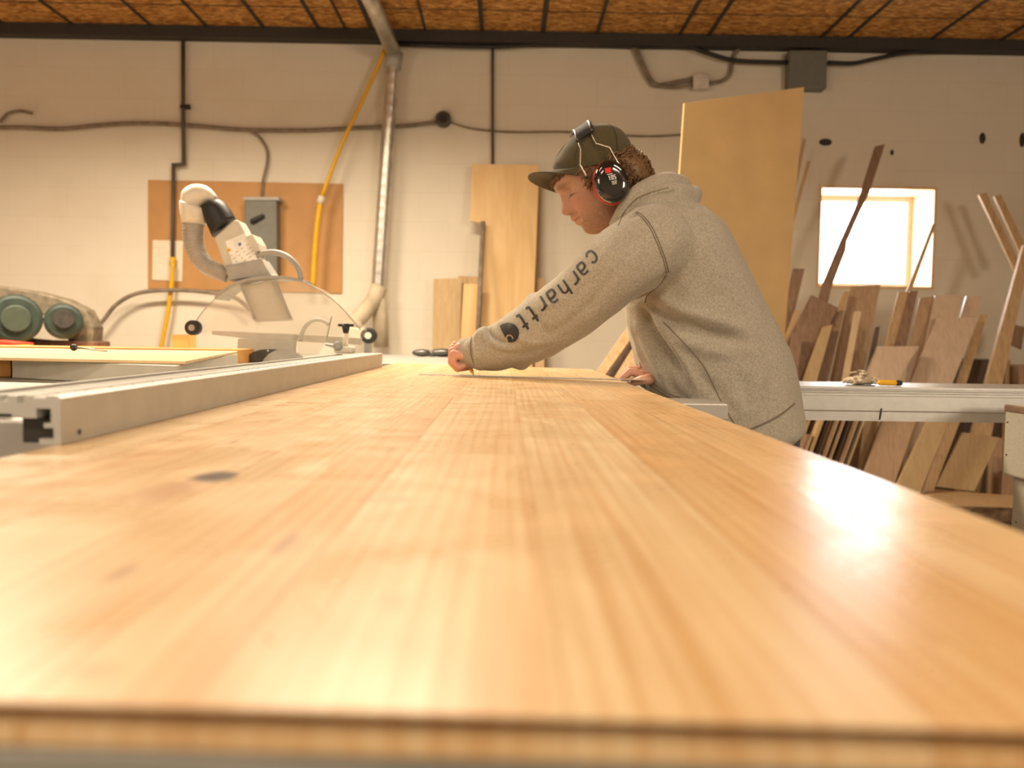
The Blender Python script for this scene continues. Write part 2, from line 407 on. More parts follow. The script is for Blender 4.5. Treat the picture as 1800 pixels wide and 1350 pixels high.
bm_obj('sash', bm, M['white_paint'], win)
mg, nt, bg = new_mat('clear_glass')
tr = N(nt, 'ShaderNodeBsdfTransparent'); gl = N(nt, 'ShaderNodeBsdfGlossy'); mx = N(nt, 'ShaderNodeMixShader'); mx.inputs[0].default_value = .06
gl.inputs['Roughness'].default_value = .05
nt.links.new(tr.outputs[0], mx.inputs[1]); nt.links.new(gl.outputs[0], mx.inputs[2]); nt.links.new(mx.outputs[0], nt.nodes['Material Output'].inputs[0])
box('glass', wx0+t+.03, wx1-t-.03, WY+T-.055, WY+T-.051, wz0+t+.03, wz1-t-.03, mg, win)
# dark beam where wall meets ceiling, and dark seam strips across the ceiling boards
tag(box('trim_1', XL, XR, WY-.10, WY, CH-.075, CH, M['dark_trim']), kind='structure')
k = 2
for px, wd in [(275, .012), (372, .012), (470, .02), (565, .02), (612, .012), (657, .026), (750, .012), (848, .026), (953, .03), (1047, .02), (1190, .02), (1240, .02), (1435, .018), (1482, .016), (1625, .016), (1745, .02), (140, .012), (20, .012)]:
    x = at(px, 66, WY).x
    tag(box('trim_%d' % k, x-wd/2, x+wd/2, YB, WY-.10, CH-.012, CH, M['dark_trim']), kind='structure'); k += 1
for y in (5.45, 4.2, 2.95):
    tag(box('trim_%d' % k, XL, XR, y-.003, y+.003, CH-.003, CH, M['dark_trim']), kind='structure'); k += 1

# ---------------------------------------------------------------- the slab
TH = 0.0118; SB = SZ - TH
nL = onz(0, 1233, SZ); nR = onz(1800, 1283, SZ)
yn0 = nL.y + (nR.y-nL.y)*(-.37-nL.x)/(nR.x-nL.x); yn1 = nL.y + (nR.y-nL.y)*(.263-nL.x)/(nR.x-nL.x)
fL = onz(690, 637.5, SZ); fM = onz(860, 643, SZ); fR = onz(1038, 649, SZ)
outline = [(-.372, yn0), (.263, yn1), (.263, fR.y), (fM.x, fM.y), (-.372, fL.y)]
slab = thing('wooden_slab', 'long pale maple table top glued from planks, lying in front', 'table top', (-.05, 1.4, SB))
bm = bmesh.new(); add_prism(bm, [Vector((x, y, SZ-.0011)) for x, y in outline], Vector((0, 0, .0011)))
bm_obj('top_face', bm, M['slab'], slab, bevel=.0005)
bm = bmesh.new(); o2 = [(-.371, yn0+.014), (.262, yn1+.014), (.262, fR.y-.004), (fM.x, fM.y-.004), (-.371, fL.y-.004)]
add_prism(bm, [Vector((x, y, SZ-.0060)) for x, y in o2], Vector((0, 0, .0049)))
bm_obj('groove', bm, wood('shadow_wood', srgb(120, 72, 32), srgb(150, 96, 48), .6, 'x', 2), slab)  # the groove's shade is painted into its darker wood colour
bm = bmesh.new(); add_prism(bm, [Vector((x, y, SB)) for x, y in outline], Vector((0, 0, .0058)))
bm_obj('lower_face', bm, M['slab'], slab, bevel=.0008)

# ---------------------------------------------------------------- panel saw under and behind it
saw = thing('panel_saw', 'panel saw carrying the long table top, blade rising beside the rip fence', 'saw', (-.6, 1.8, 0))
box('table_plate', -.34, .235, .214, 2.55, SB-.03, SB-.0004, M['grey_iron'], saw, .002)
box('rear_table', -1.15, onz(795, 639, SB).x+.12, 2.98, 4.3, SZ-.045-.03, SZ-.003, M['grey_iron'], saw, .004)
box('side_table', -1.7, -.46, 1.0, 2.98, SB-.09, SB-.05, M['grey_iron'], saw, .003)
box('cabinet', -1.5, .05, 1.3, 3.25, 0.0, SB-.095, M['white_paint'], saw, .01)
box('cross_bar', -.3, at(1265, 715, 1.5).x, 1.44, 1.56, SB-.03, SB-.0008, M['alu'], saw, .003)
pe = at(1265, 715, 1.5)
# rip fence on the slab ------------------------------------------------
fn = onz(93, 783, SZ).y; ff = onz(675, 645, SZ).y
FX = -.3655
fen = thing('rip_fence', 'long aluminium fence with a ruler strip along the left edge of the table top', 'fence', (FX-.04, 1.5, SZ))
prof = [(0, 0), (0, .0385), (-.003, .0405), (-.012, .0405), (-.012, .0385), (-.024, .0385), (-.024, .0405), (-.030, .0405), (-.030, .034), (-.036, .034), (-.036, .0405),
        (-.044, .0405), (-.044, .036), (-.052, .036), (-.052, .0405), (-.058, .0405), (-.058, .026), (-.040, .026), (-.040, .022), (-.020, .022), (-.020, .030), (-.008, .030),
        (-.008, .018), (-.014, .018), (-.014, .014), (-.006, .014), (-.006, .005), (-.018, .005), (-.018, 0)]
prism('fence_extrusion', [(FX+x, fn, SZ+z+.0004) for x, z in prof], (0, ff-fn, 0), M['alu_matt'], fen)
# dark inner core seen in the open end
box('core', FX-.038, FX-.0085, fn+.012, ff-.004, SZ+.0005, SZ+.0215, M['dark_trim'], fen)
bm = bmesh.new(); bbox(bm, FX-.0235, FX-.0125, fn+.002, ff-.02, SZ+.0386, SZ+.0398)
bm_obj('ruler_strip', bm, simple('white_tape', (.85, .82, .78, 1), .4, 0, .02), fen)
bm = bmesh.new(); y = fn + .012; k = 0
while y < ff - .03:
    ln = .0062 if k % 10 == 0 else (.0045 if k % 5 == 0 else .0028)
    bbox(bm, FX-.0130-ln, FX-.0130, y, y+.0007, SZ+.0398, SZ+.0400)
    if k % 10 == 5: bbox(bm, FX-.0225, FX-.0205, y-.0016, y+.0016, SZ+.0398, SZ+.0400)
    y += .005; k += 1
tag(bm_obj('ruler_ticks', bm, M['black'], fen), kind='stuff')
tube('bolt_hole', [Vector((FX, onz(108,775,SZ).y, SZ+.008)), Vector((FX+.0012, onz(108,775,SZ).y, SZ+.008))], .0024, M['dark_steel'], fen)
box('end_cap', FX-.058, FX, ff, ff+.003, SZ+.0003, SZ+.0405, M['alu_matt'], fen, .001)
# lower guide rail left of the fence
gr = thing('guide_rail', 'shiny square aluminium guide rail end beside the open end of the ruler fence', 'rail', (-.46, 1.2, SB-.03))
box('rail_bar', -.52, -.388, .78, 2.5, SZ-.034, SZ+.014, M['alu'], gr, .004)
prism('upper_channel', [(-.52, .80, SZ+.016), (-.4275, .80, SZ+.016), (-.4275, .80, SZ+.024), (-.432, .80, SZ+.036), (-.440, .80, SZ+.036), (-.443, .80, SZ+.026), (-.470, .80, SZ+.026), (-.474, .80, SZ+.038), (-.484, .80, SZ+.038), (-.488, .80, SZ+.022), (-.52, .80, SZ+.022)],
      (0, 1.7, 0), M['grey_pl'], gr)
# aluminium outrigger beam to the right ---------------------------------------
b0 = at(1402, 672, 2.32)
zt = at(1600, 681, 2.30).z; zb = at(1600, 741, 2.30).z
beam = thing('aluminium_beam', 'thick silver aluminium beam running right behind the man, grooved along its side', 'beam', (1.2, 2.4, zb))
H = zt - zb
pr = [(0, 0), (0, H*.27), (-.002, H*.29), (0, H*.31), (0, H*.72), (.006, H*.74), (.006, H*.80), (.002, H*.82), (.002, H*.86), (.007, H*.88), (.007, H*.92), (0, H*.93), (0, H), (.26, H), (.26, 0)]
zr = M3.transposed()
prism('beam_profile', [(.60, 2.30+y, zb+z) for y, z in pr], (1.9, 0, 0), M['alu'], beam)
p0 = at(1550, 718, 2.2985); p1 = at(1547, 738, 2.2985)
prism('pen_mark', [p0+Vector((-.003,0,0)), p0+Vector((.002,0,0)), p1+Vector((.001,0,0)), p1+Vector((-.003,0,0))], (0, .002, 0), M['black'], beam)
# machine post on the right edge --------------------------------------------
post = thing('machine_post', 'beige painted machine column with a brown worn top at the right edge', 'machine', (1.3, 2.0, 0))
x0 = at(1764, 770, 2.2).x; ztp = at(1766, 710, 2.2).z; zbt = at(1762, 833, 2.2).z; x1 = at(1775, 880, 2.2).x
box('head_box', x0, x0+.35, 1.8, 2.2, zbt, ztp, M['grey_machine'], post, .006)
box('top_rim', x0-.002, x0+.352, 1.798, 2.202, ztp-.020, ztp-.001, M['brown_rust'], post, .004)
box('column', x1, x1+.3, 1.82, 2.19, 0, zbt, M['grey_machine'], post, .004)
for q in [(1770, 742), (1768, 799), (1785, 918)]:
    p = at(q[0], q[1], 2.17); p = CAM + (p-CAM)*(((x0 if q[1] < 830 else x1)-.002)/p.x)
    tube('bolt', [p, p+Vector((.004, 0, 0))], .0022, M['dark_steel'], post)

# things on the beam ---------------------------------------------------------------
random.seed(4)
rc = at(1511, 667, 2.40); rc.z = zt
bm = bmesh.new()
for i in range(70):
    a = random.uniform(0, 2*PI); r = random.uniform(0, .034); p = rc + Vector((math.cos(a)*r*1.35, math.sin(a)*r, .004 + random.uniform(0, max(.002, .034*(1-r/.042)))))
    pts = [p + Vector((random.uniform(-.014, .014), random.uniform(-.014, .014), random.uniform(-.004, .008))) for _ in range(4)]
    pts = [Vector((q.x, q.y, max(q.z, zt+.003))) for q in pts]
    add_tube(bm, pts, .0024, 6, 3)
add_ellipsoid(bm, rc + Vector((0, 0, .0125)), .045, .034, .012)
tag(bm_obj('cleaning_rag', bm, simple('grubby_wool', (.52, .44, .33, 1), .95, 0, .5, 90, .5, 400), smooth=True), 'crumpled beige rag lying on the silver aluminium beam', 'rag')
tp = thing('tape_measure', 'small yellow handle tool with black end lying on the beam beside the rag', 'tool', at(1562, 672, 2.36))
p = at(1550, 676, 2.36); p.z = zt
bm = bmesh.new(); add_capsule(bm, p+Vector((-.005, 0, .0085)), p+Vector((.036, 0, .0085)), .0075, .0080); bm_obj('yellow_grip', bm, M['yellow'], tp, smooth=True)
bm = bmesh.new(); add_capsule(bm, p+Vector((.042, 0, .0085)), p+Vector((.050, 0, .0085)), .0082, .0078); bm_obj('black_end', bm, M['black'], tp, smooth=True)

# ruler and pencil -------------------------------------------------------------------
ra = onz(735, 659, SZ); rb_ = onz(1096, 668.5, SZ)
d = (rb_-ra).normalized(); nrm = Vector((-d.y, d.x, 0))
rul = thing('steel_ruler', 'thin steel straightedge lying across the table top under the man\'s hands', 'ruler', (ra+rb_)/2)
prism('blade', [ra+Vector((0,0,.0004)), rb_+d*.05+Vector((0,0,.0004)), rb_+d*.05+nrm*.032+Vector((0,0,.0004)), ra+nrm*.032+Vector((0,0,.0004))], (0, 0, .0016), M['steel'], rul)
bm = bmesh.new()
for i in range(0, 96):
    q = ra + d*(.005+i*.005) + Vector((0, 0, .0021)); ln = .010 if i % 10 == 0 else .005
    add_prism(bm, [q, q+d*.0006, q+d*.0006+nrm*ln, q+nrm*ln], Vector((0, 0, .0001)))
tag(bm_obj('graduation_marks', bm, M['black'], rul), kind='stuff')
pt = onz(833, 660, SZ+.003); ptop = at(806, 604, 2.075)
dd = (ptop-pt).normalized()
pen = thing('pencil', 'orange pencil held in the left hand, its tip on the steel ruler', 'pencil', pt)
bm = bmesh.new(); add_tube(bm, [pt+dd*.014, pt+dd*.095], .0044, 6); bm_obj('pencil_shaft', bm, simple('orange_paint', (.9, .36, .03, 1), .35), pen)
bm = bmesh.new(); add_tube(bm, [pt+dd*.003, pt+dd*.014], [.0012, .0044], 12); bm_obj('sharpened_wood', bm, simple('pencil_wood', (.75, .45, .2, 1), .6), pen, smooth=True)
bm = bmesh.new(); add_tube(bm, [pt, pt+dd*.003], [.0002, .0009], 8); bm_obj('lead', bm, M['black'], pen)

# boards on the saw's left table --------------------------------------------------------
zt1 = at(30, 632, 1.55).z
stt = zt1 - .034
box('carriage_plate', -1.7, -.525, 1.05, 2.62, SB-.045, stt-.0005, M['grey_iron'], saw, .003)
def flat_board(name, label, pts, zb_, zt_, mat, cat='board', grp=None):
    P = [onz(x, y, zt_) for x, y in pts]
    for j, i in ((0, 1), (3, 2)):
        if P[i].x > -.53: P[i] = P[j] + (P[i]-P[j])*((-.53-P[j].x)/(P[i].x-P[j].x))
    o = prism(name, [Vector((p.x, p.y, zb_)) for p in P], (0, 0, zt_-zb_), mat, bevel=.0015)
    return tag(o, label, cat, grp)
zt1 = at(30, 632, 1.55).z
flat_board('painted_board', 'cream painted board lying behind the ruler fence, its long face toward us', [(21, 632), (440, 648), (418, 622), (80, 618)], stt, zt1-.0005, M['white_paint'])
flat_board('maple_board', 'pale maple board lying flat on the cream board behind the fence', [(-60, 626.5), (440, 637), (418, 617), (-20, 612)], zt1, zt1+.006, M['maple'])
zt2 = at(10, 634, 1.75).z
flat_board('pine_board', 'short end of orange pine board left of the cream painted board', [(-150, 633), (19, 634), (30, 628), (-120, 624)], stt, zt1-.004, M['oak'])
x0b = at(-60, 610, 2.55).x; x1b = at(418, 610, 2.45).x
yb = 2.45; zf0 = at(200, 621, yb).z; zf1 = at(200, 611, yb).z
o = box('pine_plank', x0b, x1b, yb, yb+.16, stt, zf1, M['oak'], bevel=.002); tag(o, 'orange pine plank lying furthest back on the saw table, reaching the blade', 'board')
o = box('pine_offcut', at(-60, 620, 2.2).x, at(93, 620, 2.2).x, 2.2, 2.26, zt1+.006, at(50, 617, 2.2).z, M['oak'], bevel=.002); tag(o, 'short pine offcut on the left of the pale maple board', 'board')
sc = thing('ball_end_rod', 'thin metal rod with a black ball end lying on the maple board', 'tool', at(130, 616, 1.95))
p = at(130, 617, 2.0); p.z = max(p.z, zt1+.0145); q = at(188, 621, 1.95); q.z = zt1+.0085
bm = bmesh.new(); add_ellipsoid(bm, p, .0085, .0085, .008); bm_obj('ball', bm, M['black'], sc, smooth=True)
tube('rod', [p, q], .0022, M['steel'], sc)

# ---------------------------------------------------------------- blade, riving knife, knob
BY = 2.56
bc = at(497, 668, BY); R = (bc - at(497, 612, BY)).length
bl = thing('circular_saw_blade', 'toothed steel saw blade rising from the table behind the fence', 'saw blade', bc)
bm = bmesh.new(); n = 72; pts = []
for k in range(n):
    a0 = 2*PI*k/n; a1 = 2*PI*(k+.25)/n; a2 = 2*PI*(k+.7)/n
    for aa, rr in ((a0, R), (a1, R*.955), (a2, R*.965)):
        pts.append(bc + Vector((math.cos(aa)*rr, 0, math.sin(aa)*rr)))
add_prism(bm, pts, Vector((0, .003, 0))); bm_obj('disc', bm, M['steel'], bl)
def frontal(name, pts, Y, thick, mat, parent=None, bevel=0.0, smooth=False):
    P = [at(x, y, Y) for x, y in pts]; return prism(name, P, (0, thick, 0), mat, parent, bevel, smooth)
arc = [(425, 634), (434, 626), (446, 618), (458, 614.5), (472, 613.5), (488, 614), (478, 618), (470, 623), (462, 632), (458, 640)]
rk = thing('riving_knife', 'dark curved steel riving knife standing just left of the saw blade', 'riving knife', at(450, 634, BY))
frontal('knife_plate', arc, BY-.004, .006, M['dark_steel'], rk, .0005)
pr_ = at(471, 616.5, BY-.006); tube('rivet', [pr_, pr_+Vector((0, .003, 0))], .003, M['white_paint'], rk)
kn = thing('clamp_knob', 'black T knob clamp standing on the far end of the ruler fence', 'knob', at(607, 618, 2.46))
p = at(608, 569, 2.46); q = at(608, 579, 2.46); r_ = at(608, 596, 2.46); s_ = at(608, 616, 2.46)
bm = bmesh.new(); add_capsule(bm, p+Vector((-.019, 0, -.004)), p+Vector((.019, 0, -.004)), .0045, .0045); add_tube(bm, [p, q, q+(r_-q)*.5], [.012, .010, .007]); bm_obj('knob_head', bm, M['black'], kn, smooth=True)
tube('stem', [q, s_], .0075, M['white_pl'], kn)
bm = bmesh.new(); bbox(bm, s_.x-.03, s_.x+.024, 2.43, 2.49, SZ+.041, s_.z+.012); bm_obj('clamp_block', bm, M['white_pl'], kn, bevel=.006)
tube('side_screw', [at(572, 605, 2.44), at(598, 612, 2.44)], .004, M['grey_pl'], kn)
tube('side_nut', [at(594, 608, 2.425), at(594, 608, 2.47)], .014, M['grey_pl'], kn, n=20)

# ---------------------------------------------------------------- the blade guard
mclear, nt, bb = new_mat('clear_cover')
bb.inputs['Base Color'].default_value = (0.80, 0.72, 0.58, 1); bb.inputs['Roughness'].default_value = .25; bb.inputs['Alpha'].default_value = .24
GY = 2.70
gd = thing('blade_guard', 'clear lens shaped saw blade guard with dust hose above the blade', 'blade guard', at(480, 600, GY))
out = [(340, 588), (344, 566), (362, 541), (388, 517), (415, 500), (440, 491), (468, 488), (500, 489), (530, 495), (560, 509), (590, 531), (614, 556), (634, 580), (622, 602), (540, 596), (450, 590), (372, 583)]
bm = bmesh.new()
P0 = [at(x, y, GY) for x, y in out]; P1 = [p + Vector((0, .13, 0)) for p in P0]
vs0 = [bm.verts.new(p) for p in P0]; vs1 = [bm.verts.new(p) for p in P1]
bm.faces.new(vs0); bm.faces.new(vs1[::-1])
for i in range(12): bm.faces.new([vs0[i], vs1[i], vs1[i+1], vs0[i+1]])
bm_obj('clear_shell', bm, mclear, gd)
rim = [at(x, y, GY) for x, y in [(378, 523), (400, 505), (425, 494), (450, 488), (480, 486), (510, 488), (532, 494)]]
bm = bmesh.new(); q = catmull([tuple(v) for v in rim], 5)
rr = [[Vector(v)+Vector((0, -.004, -.006)), Vector(v)+Vector((0, .135, -.006)), Vector(v)+Vector((0, .135, .003)), Vector(v)+Vector((0, -.004, .003))] for v in q]
loft(bm, rr); bm_obj('rim', bm, M['grey_pl'], gd)
tube('edge_bead', [at(x, y, GY-.002) for x, y in out[:13]], .0016, M['grey_pl'], gd, n=6, smooth_n=3)
frontal('lower_bar', [(372, 581), (450, 585), (550, 589), (634, 594), (634, 606), (540, 601), (448, 597), (372, 588)], GY-.008, .02, M['white_paint'], gd, .002)
frontal('side_plate', [(418, 595), (520, 599), (519, 634), (416, 634)], GY-.03, .012, M['white_paint'], gd, .002)
# pale strap and inner deflector
frontal('deflector_plate', [(420, 500), (452, 499), (470, 492), (478, 494), (510, 563), (448, 566)], GY+.03, .05, M['white_paint'], gd, .004)
for nm, l in (('guide_bar', [(424, 500), (448, 562)]), ('guide_bar', [(484, 494), (511, 560)])):
    tube(nm, [at(l[0][0], l[0][1], GY+.012), at(l[1][0], l[1][1], GY+.012)], .005, M['grey_pl'], gd)
# round crescent cover near the blade
cc = [at(559 + 30*math.cos(t)*1.0, 600 + 38*math.sin(t)*-1.0, GY-.045) for t in np.linspace(PI*1.0, PI*.28, 14)]
tube('crescent_rail', cc, .006, M['white_paint'], gd)
frontal('front_cover', [(524, 628), (521, 600), (531, 575), (545, 563), (572, 556), (580, 560), (572, 600), (560, 624)], GY-.05, .003, mclear, gd)
tube('pointer', [at(583, 556, GY-.05), at(575, 592, GY-.05)], .0012, M['dark_steel'], gd)
# arm with labels
frontal('dust_arm', [(376, 417), (411, 386), (419, 387), (460, 462), (484, 490), (402, 490)], GY+.02, .08, M['white_paint'], gd, .006)
frontal('grey_collar', [(395, 467), (458, 455), (480, 488), (452, 487), (420, 490), (402, 494)], GY+.012, .1, M['grey_pl'], gd, .004)
frontal('side_hinge', [(432, 415), (443, 411), (453, 428), (455, 441), (446, 443)], GY+.0, .1, M['white_paint'], gd, .004)
lab = frontal('safety_label', [(396, 424), (430, 410), (461, 456), (417, 489)], GY+.0185, .0015, simple('label_white', (.85, .84, .8, 1), .5), gd); lab['label'] = 'white printed safety label'
frontal('warning_triangle', [(398, 443), (407, 441), (402, 435)], GY+.0175, .001, M['yellow'], gd)
frontal('blue_symbol', [(418, 428), (423, 426), (424, 431), (420, 433)], GY+.0175, .001, simple('label_blue', (.12, .17, .45, 1), .5), gd)
bm = bmesh.new(); random.seed(3)
for rrow in range(7):
    for c in range(4):
        bx = 404 + rrow*4.6 + c*9.5; by = 450 + rrow*5.2 - c*6.2
        if rrow > 5 and c > 2: continue
        w_ = random.uniform(3, 7)
        add_prism(bm, [at(x, y, GY+.0182) for x, y in [(bx, by), (bx+w_, by-w_*.62), (bx+w_+.5, by-w_*.62+1.0), (bx+.5, by+1.0)]], Vector((0, .0004, 0)))
tag(bm_obj('label_text', bm, M['grey_pl'], gd), kind='stuff')
# black rubber boot
def px_loft(name, secs, Y, mat, parent, n=28, sub=4):
    """sections (x0,y0,x1,y1): opposite silhouette points, round in depth"""
    q = catmull([(s[0], s[1], s[2], s[3]) for s in secs], sub); bm = bmesh.new(); rings = []
    for s in q:
        F = at(s[0], s[1], Y); B = at(s[2], s[3], Y); rings.append(ring_fb(F, B, (F-B).length/2, n))
    loft(bm, rings); return bm_obj(name, bm, mat, parent, smooth=True)
px_loft('rubber_boot', [(353, 366, 386, 350), (357, 378, 396, 357), (366, 398, 406, 370), (374, 417, 413, 383)], GY+.06, M['black'], gd)
px_loft('elbow_pipe', [(359, 395, 320, 392), (360, 376, 319, 368), (354, 366, 318, 352), (356, 362, 322, 335), (362, 357, 340, 324), (370, 354, 364, 327), (374, 355, 383, 346)], GY+.06, M['white_pl'], gd)
px_loft('elbow_flange', [(362, 394, 320, 392), (364, 376, 316, 361), (362, 368, 317, 353)], GY+.06, M['white_pl'], gd, sub=2)
hose = [(340, 388), (339, 410), (342, 433), (352, 455), (368, 470), (388, 478), (402, 484)]
HP = catmull([tuple(at(x, y, GY+.06)) for x, y in hose], 14); bm = bmesh.new()
add_tube(bm, [Vector(v) for v in HP], [.0335 + .0016*math.sin(i*1.9) - .00011*i for i in range(len(HP))], 24)
bm_obj('flexible_hose', bm, simple('grey_hose', (.36, .32, .27, 1), .4), gd, smooth=True)
tube('handle', [at(x, y, GY+.02) for x, y in [(452, 450), (470, 444), (490, 445), (510, 455), (524, 472), (529, 492)]], .0095, M['grey_pl'], gd, smooth_n=5)
for x, y in ((337, 576), (647, 590)):
    if x > 600: continue
    wh = at(x, y, GY-.03)
    bm = bmesh.new(); add_cyl(bm, wh, wh+Vector((0, .03, 0)), .0235, 28); bm_obj('wheel', bm, M['black'], gd, bevel=.003)
    bm = bmesh.new(); add_cyl(bm, wh+Vector((0, -.003, 0)), wh+Vector((0, .002, 0)), .010, 20); bm_obj('hub', bm, M['grey_pl'], gd)

# ---------------------------------------------------------------- on the back wall
def wall_frontal(name, pts, off, thick, mat, parent=None, bevel=.003):
    return frontal(name, pts, WY-off-thick-.001, thick, mat, parent, bevel)
def wtube(name, pts, off, r, mat, parent=None, sn=5):
    return tube(name, [wpx(x, y, off) for x, y in pts], r, mat, parent, smooth_n=sn)
o = wall_frontal('hardboard_panel', [(260, 316), (603, 323), (601, 516), (260, 507)], 0, .012, M['board_or']); tag(o, 'orange brown hardboard panel fixed to the wall behind the blade guard', 'panel')
sb_ = thing('switch_box', 'tall grey switch box with black handle on the orange hardboard panel', 'switch box', wpx(460, 480, .012))
wall_frontal('box_body', [(430, 350), (486, 350), (487, 482), (430, 482)], .0125, .10, M['box_grey'], sb_, .006)
wall_frontal('lid', [(427, 346), (490, 346), (490, 352), (427, 352)], .0125, .11, M['grey_pl'], sb_, .002)
p = wpx(444, 389, .125); q = wpx(461, 380, .125)
bm = bmesh.new(); add_capsule(bm, p, q, .018, .015); bm_obj('switch_handle', bm, M['black'], sb_, smooth=True)
o = wall_frontal('wall_notice', [(268, 422), (322, 423), (320, 495), (267, 492)], .0125, .006, M['paper']); tag(o, 'small cream sheet fixed to the left of the orange hardboard panel', 'sheet')
pp = thing('air_pipe', 'dark vertical pipe with a jog running down the wall left of the switch box', 'pipe', wpx(322, 290))
wtube('upper_pipe', [(322, 72), (322, 180), (323, 288)], .045, .014, M['pipe'], pp, 0)
wtube('jog', [(326, 288), (304, 290)], .045, .012, M['pipe'], pp, 0)
wtube('lower_pipe', [(305, 287), (304, 380), (303, 470)], .045, .013, M['pipe'], pp, 0)
wtube('valve', [(318, 188), (334, 188)], .045, .017, M['black'], pp, 0)
hs = thing('yellow_air_hose', 'thin yellow hose hanging from the dark pipe left of the blade guard', 'hose', wpx(300, 500))
wtube('hose_run', [(304, 462), (302, 495), (296, 545), (285, 604), (280, 640)], .08, .015, M['yellow'], hs)
wtube('coupling', [(304, 452), (303, 468)], .06, .018, M['yellow'], hs, 0)
h2 = thing('yellow_hose', 'yellow hose slanting from the ceiling past the metal duct to the hardboard panel', 'hose', wpx(560, 350))
wtube('slanting_run', [(680, 80), (640, 170), (600, 255), (566, 345)], .14, .014, M['yellow'], h2)
wtube('hanging_run', [(563, 356), (557, 400), (553, 450), (550, 505)], .14, .019, M['yellow'], h2)
wtube('joint', [(566, 345), (562, 358)], .14, .024, M['white_pl'], h2, 0)
cb = thing('cable_bundle', 'dusty dark cable bundle sagging across the left wall to the round outlet', 'cable', wpx(400, 218))
wtube('main_run', [(-60, 224), (40, 224), (110, 226), (200, 218), (280, 217), (340, 221), (430, 228), (540, 229), (620, 225), (700, 222), (770, 215)], .03, .014, M['cable'], cb)
wtube('branch', [(0, 214), (14, 200), (34, 195), (57, 199)], .03, .010, M['cable'], cb)
wtube('drop_run', [(436, 228), (455, 240), (469, 262), (470, 285), (462, 320), (460, 350)], .03, .009, M['cable'], cb)
ot = thing('round_outlet', 'dark round outlet on the wall right of the metal duct', 'outlet', wpx(780, 212))
bm = bmesh.new(); p = wpx(780, 212, .0); add_cyl(bm, p, p+Vector((0, -.06, 0)), .052, 28); bm_obj('outlet_body', bm, M['dark_steel'], ot, bevel=.008)
bm = bmesh.new(); add_cyl(bm, p+Vector((0, -.06, 0)), p+Vector((0, -.068, 0)), .03, 24); bm_obj('socket_face', bm, M['black'], ot)
o = wtube('thin_cable', [(790, 214), (830, 226), (900, 232), (1000, 232), (1100, 238), (1160, 239), (1250, 232)], .02, .0065, M['cable']); tag(o, 'thin cable running along the wall from the round outlet past the cap', 'cable')
o = wtube('thin_conduit', [(866, 40), (866, 160), (866, 288)], .03, .010, M['pipe'], None, 0); tag(o, 'thin dark conduit dropping to the notched plywood offcut', 'pipe')
o = wtube('dark_hose', [(160, 585), (180, 565), (205, 535), (240, 516), (290, 510), (350, 512), (410, 522), (440, 545)], .12, .014, M['cable']); tag(o, 'brown hose arching along the wall behind the blade guard', 'hose')
# metal duct
du = thing('metal_duct', 'galvanised round duct coming off the ceiling and down the wall', 'duct', wpx(685, 300))
tube('sloped_pipe', [at(632, -40, 4.9), at(664, 26, 5.35), wpx(692, 92, .12)], .05, M['galv'], du, n=20)
bm = bmesh.new(); PP = [wpx(692, 92, .12).lerp(wpx(664, 512, .12), t) for t in np.linspace(0, 1, 110)]
add_tube(bm, PP, [.045 + (.0016 if i % 5 == 0 else 0) for i in range(110)], 20); bm_obj('spiral_pipe', bm, M['galv'], du, smooth=True)
tube('duct_joint', [wpx(694, 92, .12), wpx(690, 120, .12)], .056, M['grey_pl'], du, n=20)
tube('branch_pipe', [wpx(666, 505, .12), wpx(655, 530, .16), wpx(630, 560, .3), wpx(610, 580, .35)], .055, M['beige_hose'], du, n=20, smooth_n=6)
tube('lower_pipe', [wpx(665, 525, .12), wpx(668, 560, .12), wpx(670, 610, .12)], .05, M['beige_hose'], du, n=20)
rf = thing('wheeled_stand', 'small black wheel on a pale stand right of the blade guard', 'stand', at(647, 590, 3.9))
p = at(647, 590, 3.85); bm = bmesh.new(); add_cyl(bm, p, p+Vector((0, .05, 0)), .036, 28); bm_obj('wheel', bm, M['black'], rf, bevel=.006)
bm = bmesh.new(); add_cyl(bm, p+Vector((0, -.006, 0)), p+Vector((0, .002, 0)), .015, 20); bm_obj('hub', bm, M['white_pl'], rf)
frontal('stand_plate', [(644, 596), (628, 596), (600, 586), (610, 575), (640, 578), (652, 585)], 3.905, .03, M['white_pl'], rf, .004)
frontal('stand_post', [(640, 588), (652, 588), (652, 640), (640, 640)], 3.94, .03, M['grey_pl'], rf, .002)
# ceiling boxes and cables, right
eb = thing('ceiling_junction_box', 'grey square electrical box hanging below the ceiling beam', 'electrical box', wpx(1420, 120))
wall_frontal('box_body', [(1388, 88), (1455, 88), (1453, 156), (1387, 154)], .0, .10, M['box_grey'], eb, .006)
jb = thing('junction_box', 'small steel junction box between drooping cables high on the wall', 'electrical box', wpx(1232, 145))
wall_frontal('box_body', [(1219, 128), (1247, 129), (1247, 156), (1218, 156)], .0, .07, M['galv'], jb, .004)
o = wtube('drooping_cable', [(1112, 80), (1125, 110), (1140, 138), (1152, 150), (1185, 145), (1218, 140)], .03, .015, M['cable']); tag(o, 'thick drooping cable left of the small junction box', 'cable')
wtube('second_strand', [(1118, 80), (1135, 120), (1150, 145), (1180, 153), (1218, 150)], .045, .010, M['cable'], o)
o = wtube('looped_cable', [(1247, 146), (1270, 142), (1283, 130), (1288, 105), (1300, 85), (1330, 78)], .03, .013, M['cable']); tag(o, 'cable looping up right of the small junction box', 'cable')
o = wtube('black_cable', [(700, 78), (860, 82), (1000, 76), (1120, 80), (1200, 80), (1240, 92), (1280, 104), (1315, 108), (1388, 110)], .06, .015, M['black']); tag(o, 'black cable under the ceiling beam left of the square grey box', 'cable')
